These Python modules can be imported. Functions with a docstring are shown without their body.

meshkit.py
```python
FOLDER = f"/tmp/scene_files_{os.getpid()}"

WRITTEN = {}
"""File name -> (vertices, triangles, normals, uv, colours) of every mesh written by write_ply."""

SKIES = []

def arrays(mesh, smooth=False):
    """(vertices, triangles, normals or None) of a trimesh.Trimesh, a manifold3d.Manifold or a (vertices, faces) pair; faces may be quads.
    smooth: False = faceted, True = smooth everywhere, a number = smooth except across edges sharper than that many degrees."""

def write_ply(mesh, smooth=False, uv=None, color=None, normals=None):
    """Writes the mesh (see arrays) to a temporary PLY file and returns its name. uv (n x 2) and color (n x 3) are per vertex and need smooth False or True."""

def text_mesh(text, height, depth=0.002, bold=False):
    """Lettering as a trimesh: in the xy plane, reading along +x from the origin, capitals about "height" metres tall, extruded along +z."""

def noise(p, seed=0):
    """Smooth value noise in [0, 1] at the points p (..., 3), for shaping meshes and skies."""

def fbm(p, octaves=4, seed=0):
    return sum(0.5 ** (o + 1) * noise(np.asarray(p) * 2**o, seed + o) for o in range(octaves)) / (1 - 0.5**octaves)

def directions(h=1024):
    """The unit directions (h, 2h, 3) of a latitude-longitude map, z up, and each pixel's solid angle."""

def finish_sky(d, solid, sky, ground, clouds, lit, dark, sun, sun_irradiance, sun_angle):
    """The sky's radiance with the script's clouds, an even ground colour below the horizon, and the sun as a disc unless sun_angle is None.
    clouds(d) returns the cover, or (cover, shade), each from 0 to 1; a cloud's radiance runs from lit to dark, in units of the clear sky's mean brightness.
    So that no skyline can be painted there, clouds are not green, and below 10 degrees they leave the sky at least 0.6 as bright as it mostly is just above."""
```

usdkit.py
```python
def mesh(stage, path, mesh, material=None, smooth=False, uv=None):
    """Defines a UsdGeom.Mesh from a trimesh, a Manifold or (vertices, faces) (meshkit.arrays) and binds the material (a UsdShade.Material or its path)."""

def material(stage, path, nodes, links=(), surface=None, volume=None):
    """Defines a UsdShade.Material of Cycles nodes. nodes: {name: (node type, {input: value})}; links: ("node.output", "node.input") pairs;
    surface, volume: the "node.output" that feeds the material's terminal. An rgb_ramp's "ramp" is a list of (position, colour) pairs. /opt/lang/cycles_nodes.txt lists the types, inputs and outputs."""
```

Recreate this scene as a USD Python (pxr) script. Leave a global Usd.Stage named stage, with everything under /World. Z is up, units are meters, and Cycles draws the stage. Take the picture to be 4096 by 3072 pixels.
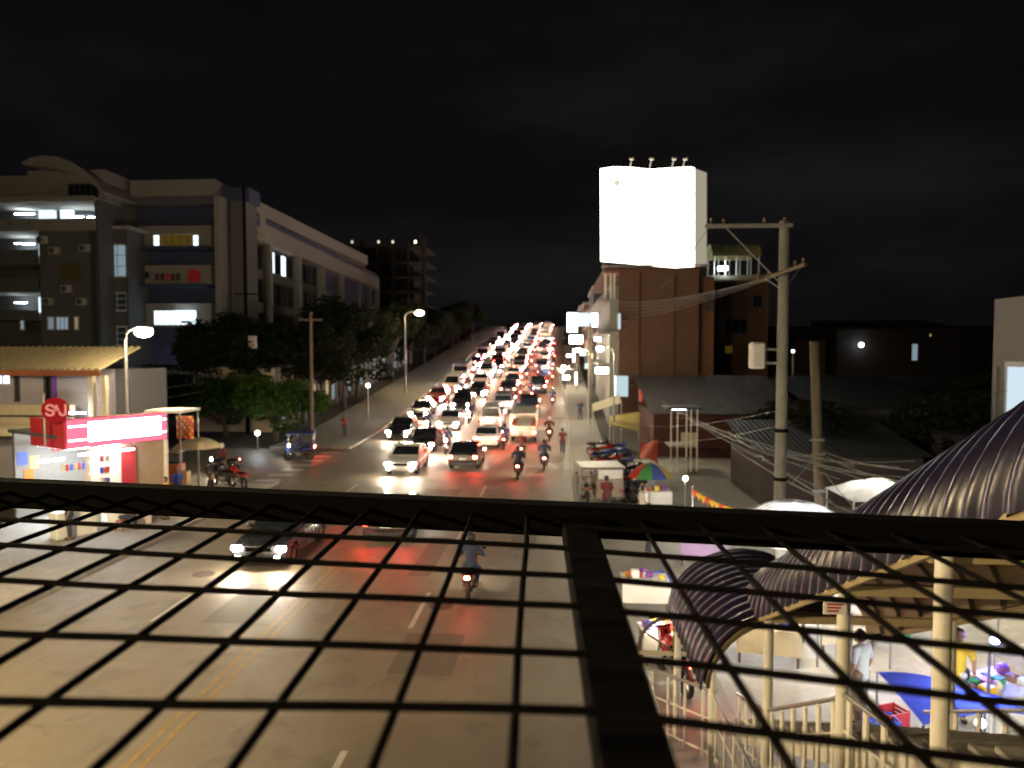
import math, random
import numpy as np, trimesh, manifold3d as mf
from shapely.geometry import Polygon, Point, box as sbox
from shapely import affinity
import usdkit, meshkit
from pxr import Usd, UsdGeom, UsdLux, UsdShade, Gf, Sdf

random.seed(7)
RNG = np.random.default_rng(7)
stage = Usd.Stage.CreateInMemory()
UsdGeom.SetStageUpAxis(stage, "Z")
UsdGeom.SetStageMetersPerUnit(stage, 1.0)
UsdGeom.Xform.Define(stage, "/World")
UsdGeom.Scope.Define(stage, "/World/Looks")

# ------------------------------------------------------------------ camera, sky, exposure
EYE = np.array([0.0, 0.0, 6.8])
FPX = 2840.0                                   # focal length in pixels of a 4096 px wide picture
YAW, PITCH = math.atan(182 / FPX), math.atan(129 / FPX)
FWD = np.array([-math.sin(YAW) * math.cos(PITCH), math.cos(YAW) * math.cos(PITCH), -math.sin(PITCH)])
RGT = np.array([math.cos(YAW), math.sin(YAW), 0.0])
UPV = np.cross(RGT, FWD)
cam = UsdGeom.Camera.Define(stage, "/World/camera")
cam.CreateHorizontalApertureAttr(36.0)
cam.CreateVerticalApertureAttr(27.0)
cam.CreateFocalLengthAttr(36.0 * FPX / 4096)
cam.CreateFStopAttr(3.4)
cam.CreateFocusDistanceAttr(2.05)
cam.CreateClippingRangeAttr(Gf.Vec2f(0.05, 5000))
cam.CreateExposureAttr(0.0)
cam.AddTransformOp().Set(Gf.Matrix4d(*RGT, 0, *UPV, 0, *(-FWD), 0, *EYE, 1))

SUN_EL, SUN_ROT = math.radians(-7.0), math.radians(215)     # the sun is below the horizon: night
dome = UsdLux.DomeLight.Define(stage, "/World/sky")
dome.GetPrim().SetCustomDataByKey("kind", "structure")
skym = usdkit.material(stage, "/World/Looks/night_sky", {
    "sky": ("sky_texture", {"sky_type": "single_scattering", "sun_disc": False, "sun_elevation": SUN_EL, "sun_rotation": SUN_ROT}),
    "tc": ("texture_coordinate", {}),
    "map": ("mapping", {"scale": (1.0, 1.0, 3.2), "rotation": (0.2, 0.5, 0.3)}),
    "n": ("noise_texture", {"scale": 1.6, "detail": 4.0, "roughness": 0.55}),
    "ramp": ("rgb_ramp", {"ramp": [(0.3, (0.058, 0.048, 0.066)), (0.52, (0.080, 0.070, 0.082)), (0.75, (0.20, 0.19, 0.18))]}),
    "add": ("mix_color", {"blend_type": "add", "fac": 1.0, "use_clamp": False}),
    "bg": ("background_shader", {"strength": 0.05}),
}, [("tc.generated", "map.vector"), ("map.vector", "n.vector"), ("n.fac", "ramp.fac"), ("sky.color", "add.a"), ("ramp.color", "add.b"), ("add.result", "bg.color")], surface="bg.background")
UsdShade.MaterialBindingAPI.Apply(dome.GetPrim()).Bind(skym)

# ------------------------------------------------------------------ helpers
def at(u, v, Y):
    """The point seen at pixel (u, v) of a 4096 x 3072 picture, Y metres up the road."""
    d = FWD + (u - 2048) / FPX * RGT - (v - 1536) / FPX * UPV
    return EYE + d * (Y / d[1])

_ys = np.linspace(-100, 2000, 4201)
_sl = 0.095 * np.clip((_ys - 40) / 24, 0, 1) ** 1.5 * np.clip((212 - _ys) / 18, -0.25, 1)
_zs = np.cumsum(_sl) * 0.5
def gz(y):
    """Height of the ground y metres up the road: level, then a hill."""
    return float(np.interp(y, _ys, _zs))

LOOKS = {}
def M(name, color, rough=0.6, metal=0.0, var=0.22, scale=2.5, bump=0.0, spec=0.5, coat=0.0, tint=None):
    """A procedural surface: base colour broken up by two noises, with fine relief."""
    if name in LOOKS:
        return LOOKS[name]
    c = np.array(color, float)
    c2 = np.array(tint, float) if tint is not None else c * (1 - var)
    nodes = {"geo": ("geometry", {}), "n1": ("noise_texture", {"scale": scale, "detail": 5.0, "roughness": 0.65}), "n2": ("noise_texture", {"scale": scale * 9, "detail": 3.0}),
             "mx": ("mix_float", {"fac": 0.35}), "ramp": ("rgb_ramp", {"ramp": [(0.28, tuple(c2)), (0.5, tuple((c + c2) / 2)), (0.7, tuple(np.minimum(c * (1 + var * 0.35), 0.95)))]}),
             "rr": ("map_range", {"from_min": 0.25, "from_max": 0.75, "to_min": max(rough - 0.1, 0.03), "to_max": min(rough + 0.12, 1.0)}),
             "p": ("principled_bsdf", {"metallic": metal, "specular_ior_level": spec, "coat_weight": coat})}
    links = [("geo.position", "n1.vector"), ("geo.position", "n2.vector"), ("n1.fac", "mx.a"), ("n2.fac", "mx.b"), ("mx.result", "ramp.fac"), ("ramp.color", "p.base_color"), ("n1.fac", "rr.value"), ("rr.result", "p.roughness")]
    if bump:
        nodes["b"] = ("bump", {"strength": min(bump, 1.0), "distance": 0.02})
        links += [("n2.fac", "b.height"), ("b.normal", "p.normal")]
    LOOKS[name] = usdkit.material(stage, "/World/Looks/" + name, nodes, links, surface="p.BSDF")
    return LOOKS[name]

def EM(name, color, strength):
    """Something that gives off light."""
    if name not in LOOKS:
        LOOKS[name] = usdkit.material(stage, "/World/Looks/" + name, {"e": ("emission", {"color": color, "strength": float(strength)})}, surface="e.emission")
    return LOOKS[name]

def PANE(name, color=(0.8, 0.85, 0.85)):
    if name not in LOOKS:
        LOOKS[name] = usdkit.material(stage, "/World/Looks/" + name, {"f": ("fresnel", {"IOR": 1.5}), "t": ("transparent_bsdf", {"color": color}), "g": ("glossy_bsdf", {"roughness": 0.04, "color": (0.9, 0.9, 0.9)}), "m": ("mix_closure", {})},
                                      [("f.fac", "m.fac"), ("t.BSDF", "m.closure1"), ("g.BSDF", "m.closure2")], surface="m.closure")
    return LOOKS[name]

COUNT = {}
def path_for(parent, name):
    k = COUNT[(parent, name)] = COUNT.get((parent, name), -1) + 1
    return f"{parent}/{name}" + (f"_{k:03d}" if k else "")

def tag(prim, label=None, cat=None, group=None, kind=None):
    for key, val in (("label", label), ("category", cat), ("group", group), ("kind", kind)):
        if val:
            prim.SetCustomDataByKey(key, val)
    return prim

def thing(name, label, cat, loc=(0, 0, 0), rz=0.0, group=None, kind=None):
    x = UsdGeom.Xform.Define(stage, path_for("/World", name))
    x.AddTranslateOp().Set(Gf.Vec3d(*map(float, loc)))
    if rz:
        x.AddRotateZOp().Set(math.degrees(rz))
    tag(x.GetPrim(), label, cat, group, kind)
    return str(x.GetPath())

def part(parent, name, mesh, mat, smooth=30, label=None, kind=None):
    p = path_for(parent, name)
    prim = usdkit.mesh(stage, p, mesh, mat, smooth=smooth).GetPrim()
    tag(prim, label=label, kind=kind)
    return p

def solo(name, mesh, mat, label=None, cat=None, group=None, kind=None, smooth=30):
    p = path_for("/World", name)
    tag(usdkit.mesh(stage, p, mesh, mat, smooth=smooth).GetPrim(), label, cat, group, kind)
    return p

PROTO = {}
def place(kind, name, label, cat, loc, rz=0.0, group=None, scale=None):
    """A copy of a prototype (a class prim with its parts) as a thing of its own."""
    x = UsdGeom.Xform.Define(stage, path_for("/World", name))
    x.AddTranslateOp().Set(Gf.Vec3d(*map(float, loc)))
    if rz:
        x.AddRotateZOp().Set(math.degrees(rz))
    if scale:
        x.AddScaleOp().Set(Gf.Vec3f(*([scale] * 3 if np.ndim(scale) == 0 else scale)))
    x.GetPrim().GetReferences().AddInternalReference(PROTO[kind])
    x.GetPrim().SetInstanceable(True)
    tag(x.GetPrim(), label, cat, group)
    return str(x.GetPath())

def proto(kind):
    p = stage.CreateClassPrim("/World/Kinds/" + kind) if stage.GetPrimAtPath("/World/Kinds") else (stage.CreateClassPrim("/World/Kinds"), stage.CreateClassPrim("/World/Kinds/" + kind))[1]
    PROTO[kind] = p.GetPath()
    return str(p.GetPath())

def J(*ms):
    flat = []
    for m in ms:
        flat += list(m) if isinstance(m, (list, tuple)) else [m]
    return trimesh.util.concatenate(flat)

def bx(cx, cy, cz, sx, sy, sz):
    m = trimesh.creation.box((sx, sy, sz)); m.apply_translation((cx, cy, cz)); return m

def b2(x0, x1, y0, y1, z0, z1):
    return bx((x0 + x1) / 2, (y0 + y1) / 2, (z0 + z1) / 2, abs(x1 - x0), abs(y1 - y0), abs(z1 - z0))

def rb(x0, x1, y0, y1, z0, z1, r=0.02):
    """A box with chamfered edges."""
    c, h = np.array([(x0 + x1) / 2, (y0 + y1) / 2, (z0 + z1) / 2]), np.array([abs(x1 - x0), abs(y1 - y0), abs(z1 - z0)]) / 2
    r = min(r, h.min() * 0.9)
    pts = []
    for s in np.array(np.meshgrid([-1, 1], [-1, 1], [-1, 1])).T.reshape(-1, 3):
        for k in range(3):
            o = h - r; o[k] = h[k]; pts.append(c + s * o)
    return trimesh.Trimesh(np.array(pts)).convex_hull

def cyl(p0, p1, r0, r1=None, n=10, caps=True):
    p0, p1 = np.asarray(p0, float), np.asarray(p1, float)
    r1 = r0 if r1 is None else r1
    d = p1 - p0; d /= np.linalg.norm(d)
    a = np.cross(d, [0, 0, 1] if abs(d[2]) < 0.9 else [1, 0, 0]); a /= np.linalg.norm(a); b = np.cross(d, a)
    t = np.arange(n) * 2 * np.pi / n
    ring = np.outer(np.cos(t), a) + np.outer(np.sin(t), b)
    v = np.vstack([p0 + ring * r0, p1 + ring * r1, [p0], [p1]])
    i, j = np.arange(n), (np.arange(n) + 1) % n
    f = [np.stack([i, i + n, j], 1), np.stack([j, i + n, j + n], 1)]
    if caps:
        f += [np.stack([i, j, np.full(n, 2 * n)], 1), np.stack([i + n, np.full(n, 2 * n + 1), j + n], 1)]
    return trimesh.Trimesh(v, np.vstack(f), process=False)

def tube(path, r, n=6):
    path = np.asarray(path, float)
    vs, fs = [], []
    for k, p in enumerate(path):
        d = path[min(k + 1, len(path) - 1)] - path[max(k - 1, 0)]; d /= np.linalg.norm(d)
        a = np.cross(d, [0, 0, 1] if abs(d[2]) < 0.95 else [1, 0, 0]); a /= np.linalg.norm(a); b = np.cross(d, a)
        t = np.arange(n) * 2 * np.pi / n
        rr = r[k] if np.ndim(r) else r
        vs.append(p + (np.outer(np.cos(t), a) + np.outer(np.sin(t), b)) * rr)
        if k:
            i, j, o = np.arange(n), (np.arange(n) + 1) % n, (k - 1) * n
            fs += [np.stack([i + o, i + o + n, j + o], 1), np.stack([j + o, i + o + n, j + o + n], 1)]
    L = len(path) * n
    v = np.vstack(vs + [path[:1], path[-1:]])
    i, j = np.arange(n), (np.arange(n) + 1) % n
    fs += [np.stack([i, j, np.full(n, L)], 1), np.stack([i + L - n, np.full(n, L + 1), j + L - n], 1)]
    return trimesh.Trimesh(v, np.vstack(fs), process=False)

def sag(p0, p1, drop=0.4, n=10):
    t = np.linspace(0, 1, n)[:, None]
    p = np.asarray(p0) * (1 - t) + np.asarray(p1) * t
    p[:, 2] -= drop * 4 * (t * (1 - t))[:, 0]
    return p

def grid(P, thick=0.0):
    """A sheet through the grid of points P (m, n, 3); with a thickness it is closed, the second face below."""
    P = np.asarray(P, float); m, n = P.shape[:2]
    idx = np.arange(m * n).reshape(m, n)
    a, b, c, d = idx[:-1, :-1].ravel(), idx[1:, :-1].ravel(), idx[1:, 1:].ravel(), idx[:-1, 1:].ravel()
    f = np.vstack([np.stack([a, b, c], 1), np.stack([a, c, d], 1)])
    top = trimesh.Trimesh(P.reshape(-1, 3), f, process=False)
    if not thick:
        return top
    nv = top.vertex_normals
    bot = P.reshape(-1, 3) - nv * thick
    k = m * n
    rim = np.concatenate([idx[0, :], idx[1:, -1], idx[-1, -2::-1], idx[-2:0:-1, 0]])
    r2 = np.roll(rim, -1)
    side = np.vstack([np.stack([rim, r2, r2 + k], 1), np.stack([rim, r2 + k, rim + k], 1)])
    out = trimesh.Trimesh(np.vstack([P.reshape(-1, 3), bot]), np.vstack([f, f[:, ::-1] + k, side]), process=False)
    return out

def prism(pts, depth, axis="x"):
    """A side outline [(y, z)] drawn out along x from -depth/2 to depth/2 (axis "y": outline (x, z))."""
    m = trimesh.creation.extrude_polygon(Polygon(pts), depth, engine="earcut")
    v = np.array(m.vertices)
    w = np.stack([v[:, 2] - depth / 2, v[:, 0], v[:, 1]], 1) if axis == "x" else np.stack([v[:, 0], v[:, 2] - depth / 2, v[:, 1]], 1)
    f = np.array(m.faces)
    return trimesh.Trimesh(w, f if axis == "x" else f[:, ::-1], process=False)

def lathe(profile, n=20, arc=2 * np.pi):
    profile = np.asarray(profile, float)
    t = np.linspace(0, arc, n + 1)
    P = np.stack([np.stack([r * np.cos(t), r * np.sin(t), np.full_like(t, z)], 1) for r, z in profile], 0)
    return grid(P[::-1])

def move(m, x=0, y=0, z=0, rz=0.0, rx=0.0, ry=0.0):
    m = m.copy()
    for a, ax in ((rx, (1, 0, 0)), (ry, (0, 1, 0)), (rz, (0, 0, 1))):
        if a:
            m.apply_transform(trimesh.transformations.rotation_matrix(a, ax))
    m.apply_translation((x, y, z)); return m

def ribbon(x0, x1, y0, y1, dz, step=3.0, thick=0.0):
    ys = np.linspace(y0, y1, max(2, int(abs(y1 - y0) / step) + 1))
    xs = np.linspace(x0, x1, max(2, int(abs(x1 - x0) / 8) + 1))
    P = np.array([[(x, y, gz(y) + dz) for x in xs] for y in ys])
    return grid(P[:, ::-1] if True else P, thick)

# ------------------------------------------------------------------ materials
ASPHALT = usdkit.material(stage, "/World/Looks/asphalt", {
    "geo": ("geometry", {}), "mp": ("mapping", {"scale": (1.0, 0.12, 1.0)}),
    "n1": ("noise_texture", {"scale": 0.55, "detail": 6.0, "roughness": 0.6}), "n2": ("noise_texture", {"scale": 70.0, "detail": 3.0}), "n3": ("noise_texture", {"scale": 1.4, "detail": 5.0}),
    "r1": ("rgb_ramp", {"ramp": [(0.3, (0.114, 0.094, 0.064)), (0.7, (0.150, 0.126, 0.089))]}), "r2": ("rgb_ramp", {"ramp": [(0.35, (0.82, 0.82, 0.82)), (0.65, (1.1, 1.1, 1.1))]}),
    "mul": ("mix_color", {"blend_type": "multiply", "fac": 1.0, "use_clamp": False}), "rr": ("map_range", {"from_min": 0.3, "from_max": 0.7, "to_min": 0.54, "to_max": 0.66}),
    "b": ("bump", {"strength": 0.25, "distance": 0.01}), "p": ("principled_bsdf", {"specular_ior_level": 0.5}),
    "vo": ("voronoi_texture", {"scale": 0.22, "feature": "distance_to_edge"}), "vr": ("rgb_ramp", {"ramp": [(0.0, (0.55, 0.55, 0.55)), (0.012, (1.0, 1.0, 1.0)), (1.0, (1.0, 1.0, 1.0))]}),
    "n5": ("noise_texture", {"scale": 0.9, "detail": 2.0, "distortion": 1.5}), "r5": ("rgb_ramp", {"ramp": [(0.0, (0.72, 0.72, 0.72)), (0.36, (0.80, 0.80, 0.80)), (0.42, (1.0, 1.0, 1.0)), (1.0, (1.0, 1.0, 1.0))]}),
    "mul2": ("mix_color", {"blend_type": "multiply", "fac": 0.22, "use_clamp": False}), "mul3": ("mix_color", {"blend_type": "multiply", "fac": 0.9, "use_clamp": False})},
    [("geo.position", "mp.vector"), ("mp.vector", "n1.vector"), ("geo.position", "n2.vector"), ("geo.position", "n3.vector"), ("n1.fac", "r1.fac"), ("n2.fac", "r2.fac"), ("r1.color", "mul.a"), ("r2.color", "mul.b"),
     ("mul.result", "mul2.a"), ("geo.position", "vo.vector"), ("vo.distance", "vr.fac"), ("vr.color", "mul2.b"), ("geo.position", "n5.vector"), ("n5.fac", "r5.fac"), ("r5.color", "mul3.b"), ("mul2.result", "mul3.a"), ("mul3.result", "p.base_color"), ("n3.fac", "rr.value"), ("rr.result", "p.roughness"), ("n2.fac", "b.height"), ("b.normal", "p.normal")], surface="p.BSDF")
EARTH = M("bare_earth", (0.07, 0.06, 0.05), 0.95, var=0.4, scale=0.6, bump=0.6)
CONC = M("concrete", (0.30, 0.28, 0.25), 0.85, var=0.3, scale=1.2, bump=0.4)
PAVE = M("paving", (0.24, 0.22, 0.19), 0.8, var=0.3, scale=0.8, bump=0.4)
PLAZA = M("plaza_floor", (0.33, 0.31, 0.28), 0.75, var=0.35, scale=0.7, bump=0.3)
KERB = M("kerb_stone", (0.32, 0.30, 0.27), 0.8, var=0.3, scale=2)
PAINT = M("road_paint", (0.42, 0.40, 0.35), 0.6, var=0.45, scale=4)
YPAINT = M("yellow_paint", (0.26, 0.17, 0.05), 0.65, var=0.55, scale=5)
BLACK = M("black_steel", (0.0045, 0.0035, 0.003), 0.85, var=0.5, scale=60, bump=0.25, spec=0.06)
RUST = M("rusty_steel", (0.05, 0.028, 0.018), 0.7, var=0.5, scale=10, bump=0.5)
BARMAT = M("dark_painted_steel", (0.0035, 0.0025, 0.002), 0.9, var=0.7, scale=35, bump=0.3, spec=0.04)
STEEL = M("galvanised_steel", (0.32, 0.32, 0.31), 0.45, metal=0.6, var=0.25, scale=5)
WHITEP = M("white_wall", (0.19, 0.185, 0.175), 0.75, var=0.18, scale=0.5, bump=0.2)
CREAMW = M("cream_wall", (0.52, 0.46, 0.34), 0.8, var=0.25, scale=0.8, bump=0.2)
NAVY = M("navy_wall", (0.03, 0.04, 0.10), 0.6, var=0.3, scale=0.8)
GREYW = M("grey_wall", (0.075, 0.078, 0.085), 0.8, var=0.25, scale=0.6, bump=0.2)
BROWNW = M("brown_render", (0.125, 0.066, 0.040), 0.85, var=0.25, scale=0.5, bump=0.3)
RUSTROOF = M("rusty_roof_sheet", (0.035, 0.022, 0.017), 0.6, var=0.5, scale=1.2, bump=0.3)
DARKROOF = M("dark_roof_sheet", (0.018, 0.018, 0.018), 0.55, var=0.4, scale=1.0, bump=0.2)
NIGHTGLASS = M("dark_window_glass", (0.012, 0.015, 0.02), 0.08, var=0.3, scale=1.0)
WOODP = M("weathered_wood", (0.13, 0.10, 0.07), 0.85, var=0.45, scale=6, bump=0.5)
CONCPOLE = M("pole_concrete", (0.17, 0.165, 0.145), 0.85, var=0.3, scale=3, bump=0.4)
RUBBER = M("tyre_rubber", (0.012, 0.012, 0.012), 0.8, var=0.3)
CHROME = M("chrome", (0.6, 0.6, 0.6), 0.2, metal=1.0, var=0.1)
CABLE = M("black_cable", (0.02, 0.02, 0.02), 0.5)
GREYCABLE = M("grey_cable", (0.085, 0.08, 0.065), 0.5)
WHITEPAINT = M("white_paint", (0.72, 0.69, 0.60), 0.5, var=0.15, scale=6)
CREAMT = M("cream_canvas", (0.62, 0.55, 0.36), 0.8, var=0.15, scale=3)
WHITET = M("white_canvas", (0.75, 0.75, 0.72), 0.7, var=0.12, scale=3)
def CANVAS(name, c):
    """Thin cloth that a lamp below shines through."""
    LOOKS[name] = usdkit.material(stage, "/World/Looks/" + name, {"geo": ("geometry", {}), "n": ("noise_texture", {"scale": 4.0, "detail": 4.0}), "r": ("rgb_ramp", {"ramp": [(0.3, tuple(np.array(c) * 0.8)), (0.7, c)]}),
        "d": ("diffuse_bsdf", {}), "t": ("translucent_bsdf", {}), "m": ("mix_closure", {"fac": 0.45})}, [("geo.position", "n.vector"), ("n.fac", "r.fac"), ("r.color", "d.color"), ("r.color", "t.color"), ("d.BSDF", "m.closure1"), ("t.BSDF", "m.closure2")], surface="m.closure")
    return LOOKS[name]
THINW = CANVAS("thin_white_canvas", (0.75, 0.75, 0.72)); THINC = CANVAS("thin_cream_canvas", (0.70, 0.64, 0.46)); THINB = CANVAS("thin_blue_canvas", (0.09, 0.12, 0.62)); THING = CANVAS("thin_green_canvas", (0.04, 0.42, 0.18))
REDP = M("red_panel", (0.45, 0.03, 0.04), 0.5, var=0.2, scale=2)
ORANGEP = M("orange_panel", (0.65, 0.16, 0.02), 0.5, var=0.2, scale=2)
BLUET = M("blue_canvas", (0.06, 0.10, 0.55), 0.6, var=0.2, scale=2)
GREENT = M("green_canvas", (0.03, 0.30, 0.13), 0.7, var=0.2, scale=2)
SKIN = M("skin", (0.34, 0.19, 0.12), 0.55, var=0.1)
HAIR = M("black_hair", (0.012, 0.010, 0.009), 0.5, var=0.2)
E_LAMP = EM("lamp_glow_warm", (1.0, 0.80, 0.48), 900)
E_LED = EM("lamp_glow_white", (0.86, 0.94, 1.0), 140)
E_TUBE = EM("tube_glow", (0.80, 0.95, 1.0), 60)
E_HEAD = EM("headlamp_glow", (1.0, 0.86, 0.64), 820)
E_HEADW = EM("headlamp_glow_cool", (0.92, 0.93, 0.96), 820)
E_TAIL = EM("tail_lamp_glow", (1.0, 0.035, 0.02), 300)
E_AMBER = EM("amber_lamp_glow", (1.0, 0.36, 0.04), 50)
E_WIN = EM("lit_window", (0.74, 0.90, 0.95), 2.2)
E_WIND = EM("dim_lit_window", (0.60, 0.80, 0.92), 0.34)
E_WINY = EM("warm_lit_window", (1.0, 0.72, 0.36), 0.5)
E_CURT = EM("curtained_window", (0.6, 0.36, 0.03), 0.10)
E_BOARD = EM("billboard_glow", (1.0, 0.95, 0.80), 4.5)
E_BOARD2 = EM("billboard_edge_glow", (1.0, 0.90, 0.68), 0.36)
E_SIGNW = EM("sign_white", (0.95, 0.95, 1.0), 8.0)
E_SIGNP = EM("sign_pink", (1.0, 0.17, 0.26), 1.5)
E_SIGNB = EM("sign_pale_blue", (0.75, 0.93, 1.0), 1.3)
E_SHOP = EM("shop_ceiling_glow", (0.88, 0.95, 1.0), 26.0)
# ------------------------------------------------------------------ ground, roads, pavements
solo("ground", ribbon(-420, 420, -100, 1500, -0.06, step=4), EARTH, kind="structure")
road = thing("road", None, None, kind="structure")
part(road, "asphalt", ribbon(-14.3, 0.8, -60, 330, 0.0), ASPHALT)
part(road, "side_street", ribbon(-90, -14.3, 35, 48, -0.004, step=2), ASPHALT)
for k, x in enumerate((-10.2, -3.6)):                       # lane dashes
    for i, y in enumerate(np.arange(9, 150, 8.0)):
        if not 36 < y < 47:
            part(road, "lane_dash", ribbon(x - 0.06, x + 0.06, y, y + 2.6, 0.004, step=1), PAINT)
for x in (-7.05, -6.8):
    part(road, "centre_line", ribbon(x - 0.05, x + 0.05, 49.5, 200, 0.004), YPAINT)
    part(road, "centre_line", ribbon(x - 0.05, x + 0.05, -30, 33.5, 0.004), YPAINT)
for i in range(7):                                          # zebra across the side street
    part(road, "crossing_bar", ribbon(-15.9, -14.6, 36.0 + i * 1.7, 36.7 + i * 1.7, 0.004, step=1), PAINT)

def kerbs(parent, x, y0, y1, side):
    for y in np.arange(y0, y1, 1.5):
        z = gz(y + 0.75)
        s = (gz(y + 1.5) - gz(y)) / 1.5
        m = rb(-0.09, 0.09, -0.74, 0.74, -0.1, 0.14, 0.02)
        part(parent, "kerb_stone", move(m, x + side * 0.09, y + 0.75, z, rx=math.atan(s)), KERB)
pv = thing("pavement", None, None, kind="structure")
part(pv, "paving", ribbon(0.98, 3.3, -30, 200, 0.12, thick=0.2), PAVE)
kerbs(pv, 0.8, 8, 80, 1)
pl = thing("pavement", None, None, kind="structure")
part(pl, "paving", ribbon(-21.5, -14.48, -30, 35, 0.12, thick=0.2), PLAZA)
kerbs(pl, -14.3, 10, 35, -1)
pm = thing("pavement", None, None, kind="structure")
part(pm, "paving", ribbon(-20.0, -14.48, 48, 200, 0.12, thick=0.2), PAVE)
kerbs(pm, -14.3, 48, 90, -1)
solo("market_yard", ribbon(3.3, 34, -8, 46, 0.08, thick=0.15), PLAZA, kind="structure")

# ------------------------------------------------------------------ footbridge and its mesh screen
fb = thing("footbridge", "dark steel footbridge deck crossing above the road below the mesh screen", "footbridge")
part(fb, "deck", rb(-24, 5.6, -2.4, 0.1, 5.3, 5.5), CONC)
for y in (-2.2, -0.1):
    part(fb, "girder", J(b2(-24, 5.6, y - 0.1, y + 0.1, 5.24, 5.29), b2(-24, 5.6, y - 0.02, y + 0.02, 4.7, 5.24), b2(-24, 5.6, y - 0.1, y + 0.1, 4.65, 4.7)), BLACK)
part(fb, "parapet_panel", b2(-9.5, 4.0, -0.03, 0.01, 5.5, 6.5), BLACK)
for x in (-20, -8, 4):
    part(fb, "pier", cyl((x - 12 if x == -8 else x, -1.2, -0.1), (x - 12 if x == -8 else x, -1.2, 4.65), 0.3, n=14), CONC) if x != -8 else None

HS, ZM = 0.30, 6.5
ms = thing("mesh_screen", "black welded wire mesh with heavy edge bar lying flat across the whole foreground", "mesh screen")
wire_dir = np.array([-80 / 2840, 1.0, 0.0])
cam0 = np.array([0, 0, ZM])
def on_mesh(a, y):                                         # lateral place a (metres), depth y along the camera's road line
    return np.array([a, 0, ZM]) + wire_dir * y
def rowpt(z0, s, a, off=0.0):
    y = (z0 + s * a)
    p = on_mesh(a, y); p[2] += off
    return p
zb, sb = 1.30, -0.138
wob = np.random.default_rng(3)
for k in range(-20, 16):
    a = HS * (-0.06 + 0.335 * k)
    if k == 1:
        continue
    y1 = zb + sb * a - 0.02
    ys = np.linspace(0.16, y1, 7)
    path = np.array([on_mesh(a, y) for y in ys]); path[:, 2] += wob.normal(0, 0.0008, 7); path[:, 0] += wob.normal(0, 0.0008, 7)
    part(ms, "long_wire", tube(path, 0.0041, 8), BLACK)
SL = {1.225: (None, -0.18), 1.088: (-0.125, -0.244), 0.953: (-0.108, -0.222), 0.837: (-0.062, -0.229), 0.706: (-0.014, -0.214), 0.590: (0.035, -0.19), 0.490: (0.055, -0.18), 0.405: (0.06, -0.17), 0.32: (0.06, -0.15)}
ak = HS * 0.15                                             # the two mesh panels meet at the carrier bar
for z0, (sl, sr) in SL.items():
    zk = z0 * 0.974 - 0.007 + (sl or -0.125) * ak
    for aa, s in ((np.linspace(-2.1, ak + 0.03, 19), sl), (np.linspace(ak + 0.01, 1.5, 15), sr)):
        if s is None:
            continue
        ys = zk + s * (aa - ak)
        aa, ys = aa[ys > 0.12], ys[ys > 0.12]
        path = np.array([on_mesh(a, y) for a, y in zip(aa, ys)]); path[:, 2] += 0.0078 + wob.normal(0, 0.0007, len(aa)); path[:, 1] += wob.normal(0, 0.0008, len(aa))
        part(ms, "cross_wire", tube(path, 0.0041, 8), BLACK)
def bar(p0, p1, w, h):
    d = np.array(p1) - np.array(p0); L = np.linalg.norm(d)
    m = rb(-w / 2, w / 2, 0, L, -h / 2, h / 2, 0.004)
    m = m.subdivide().subdivide()
    return move(m, *p0, rz=-math.atan2(d[0], d[1]))
part(ms, "edge_bar", bar(rowpt(zb, sb, -2.3, -0.006), rowpt(zb, sb, 1.7, -0.006), 0.05, 0.056), BARMAT)
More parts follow.
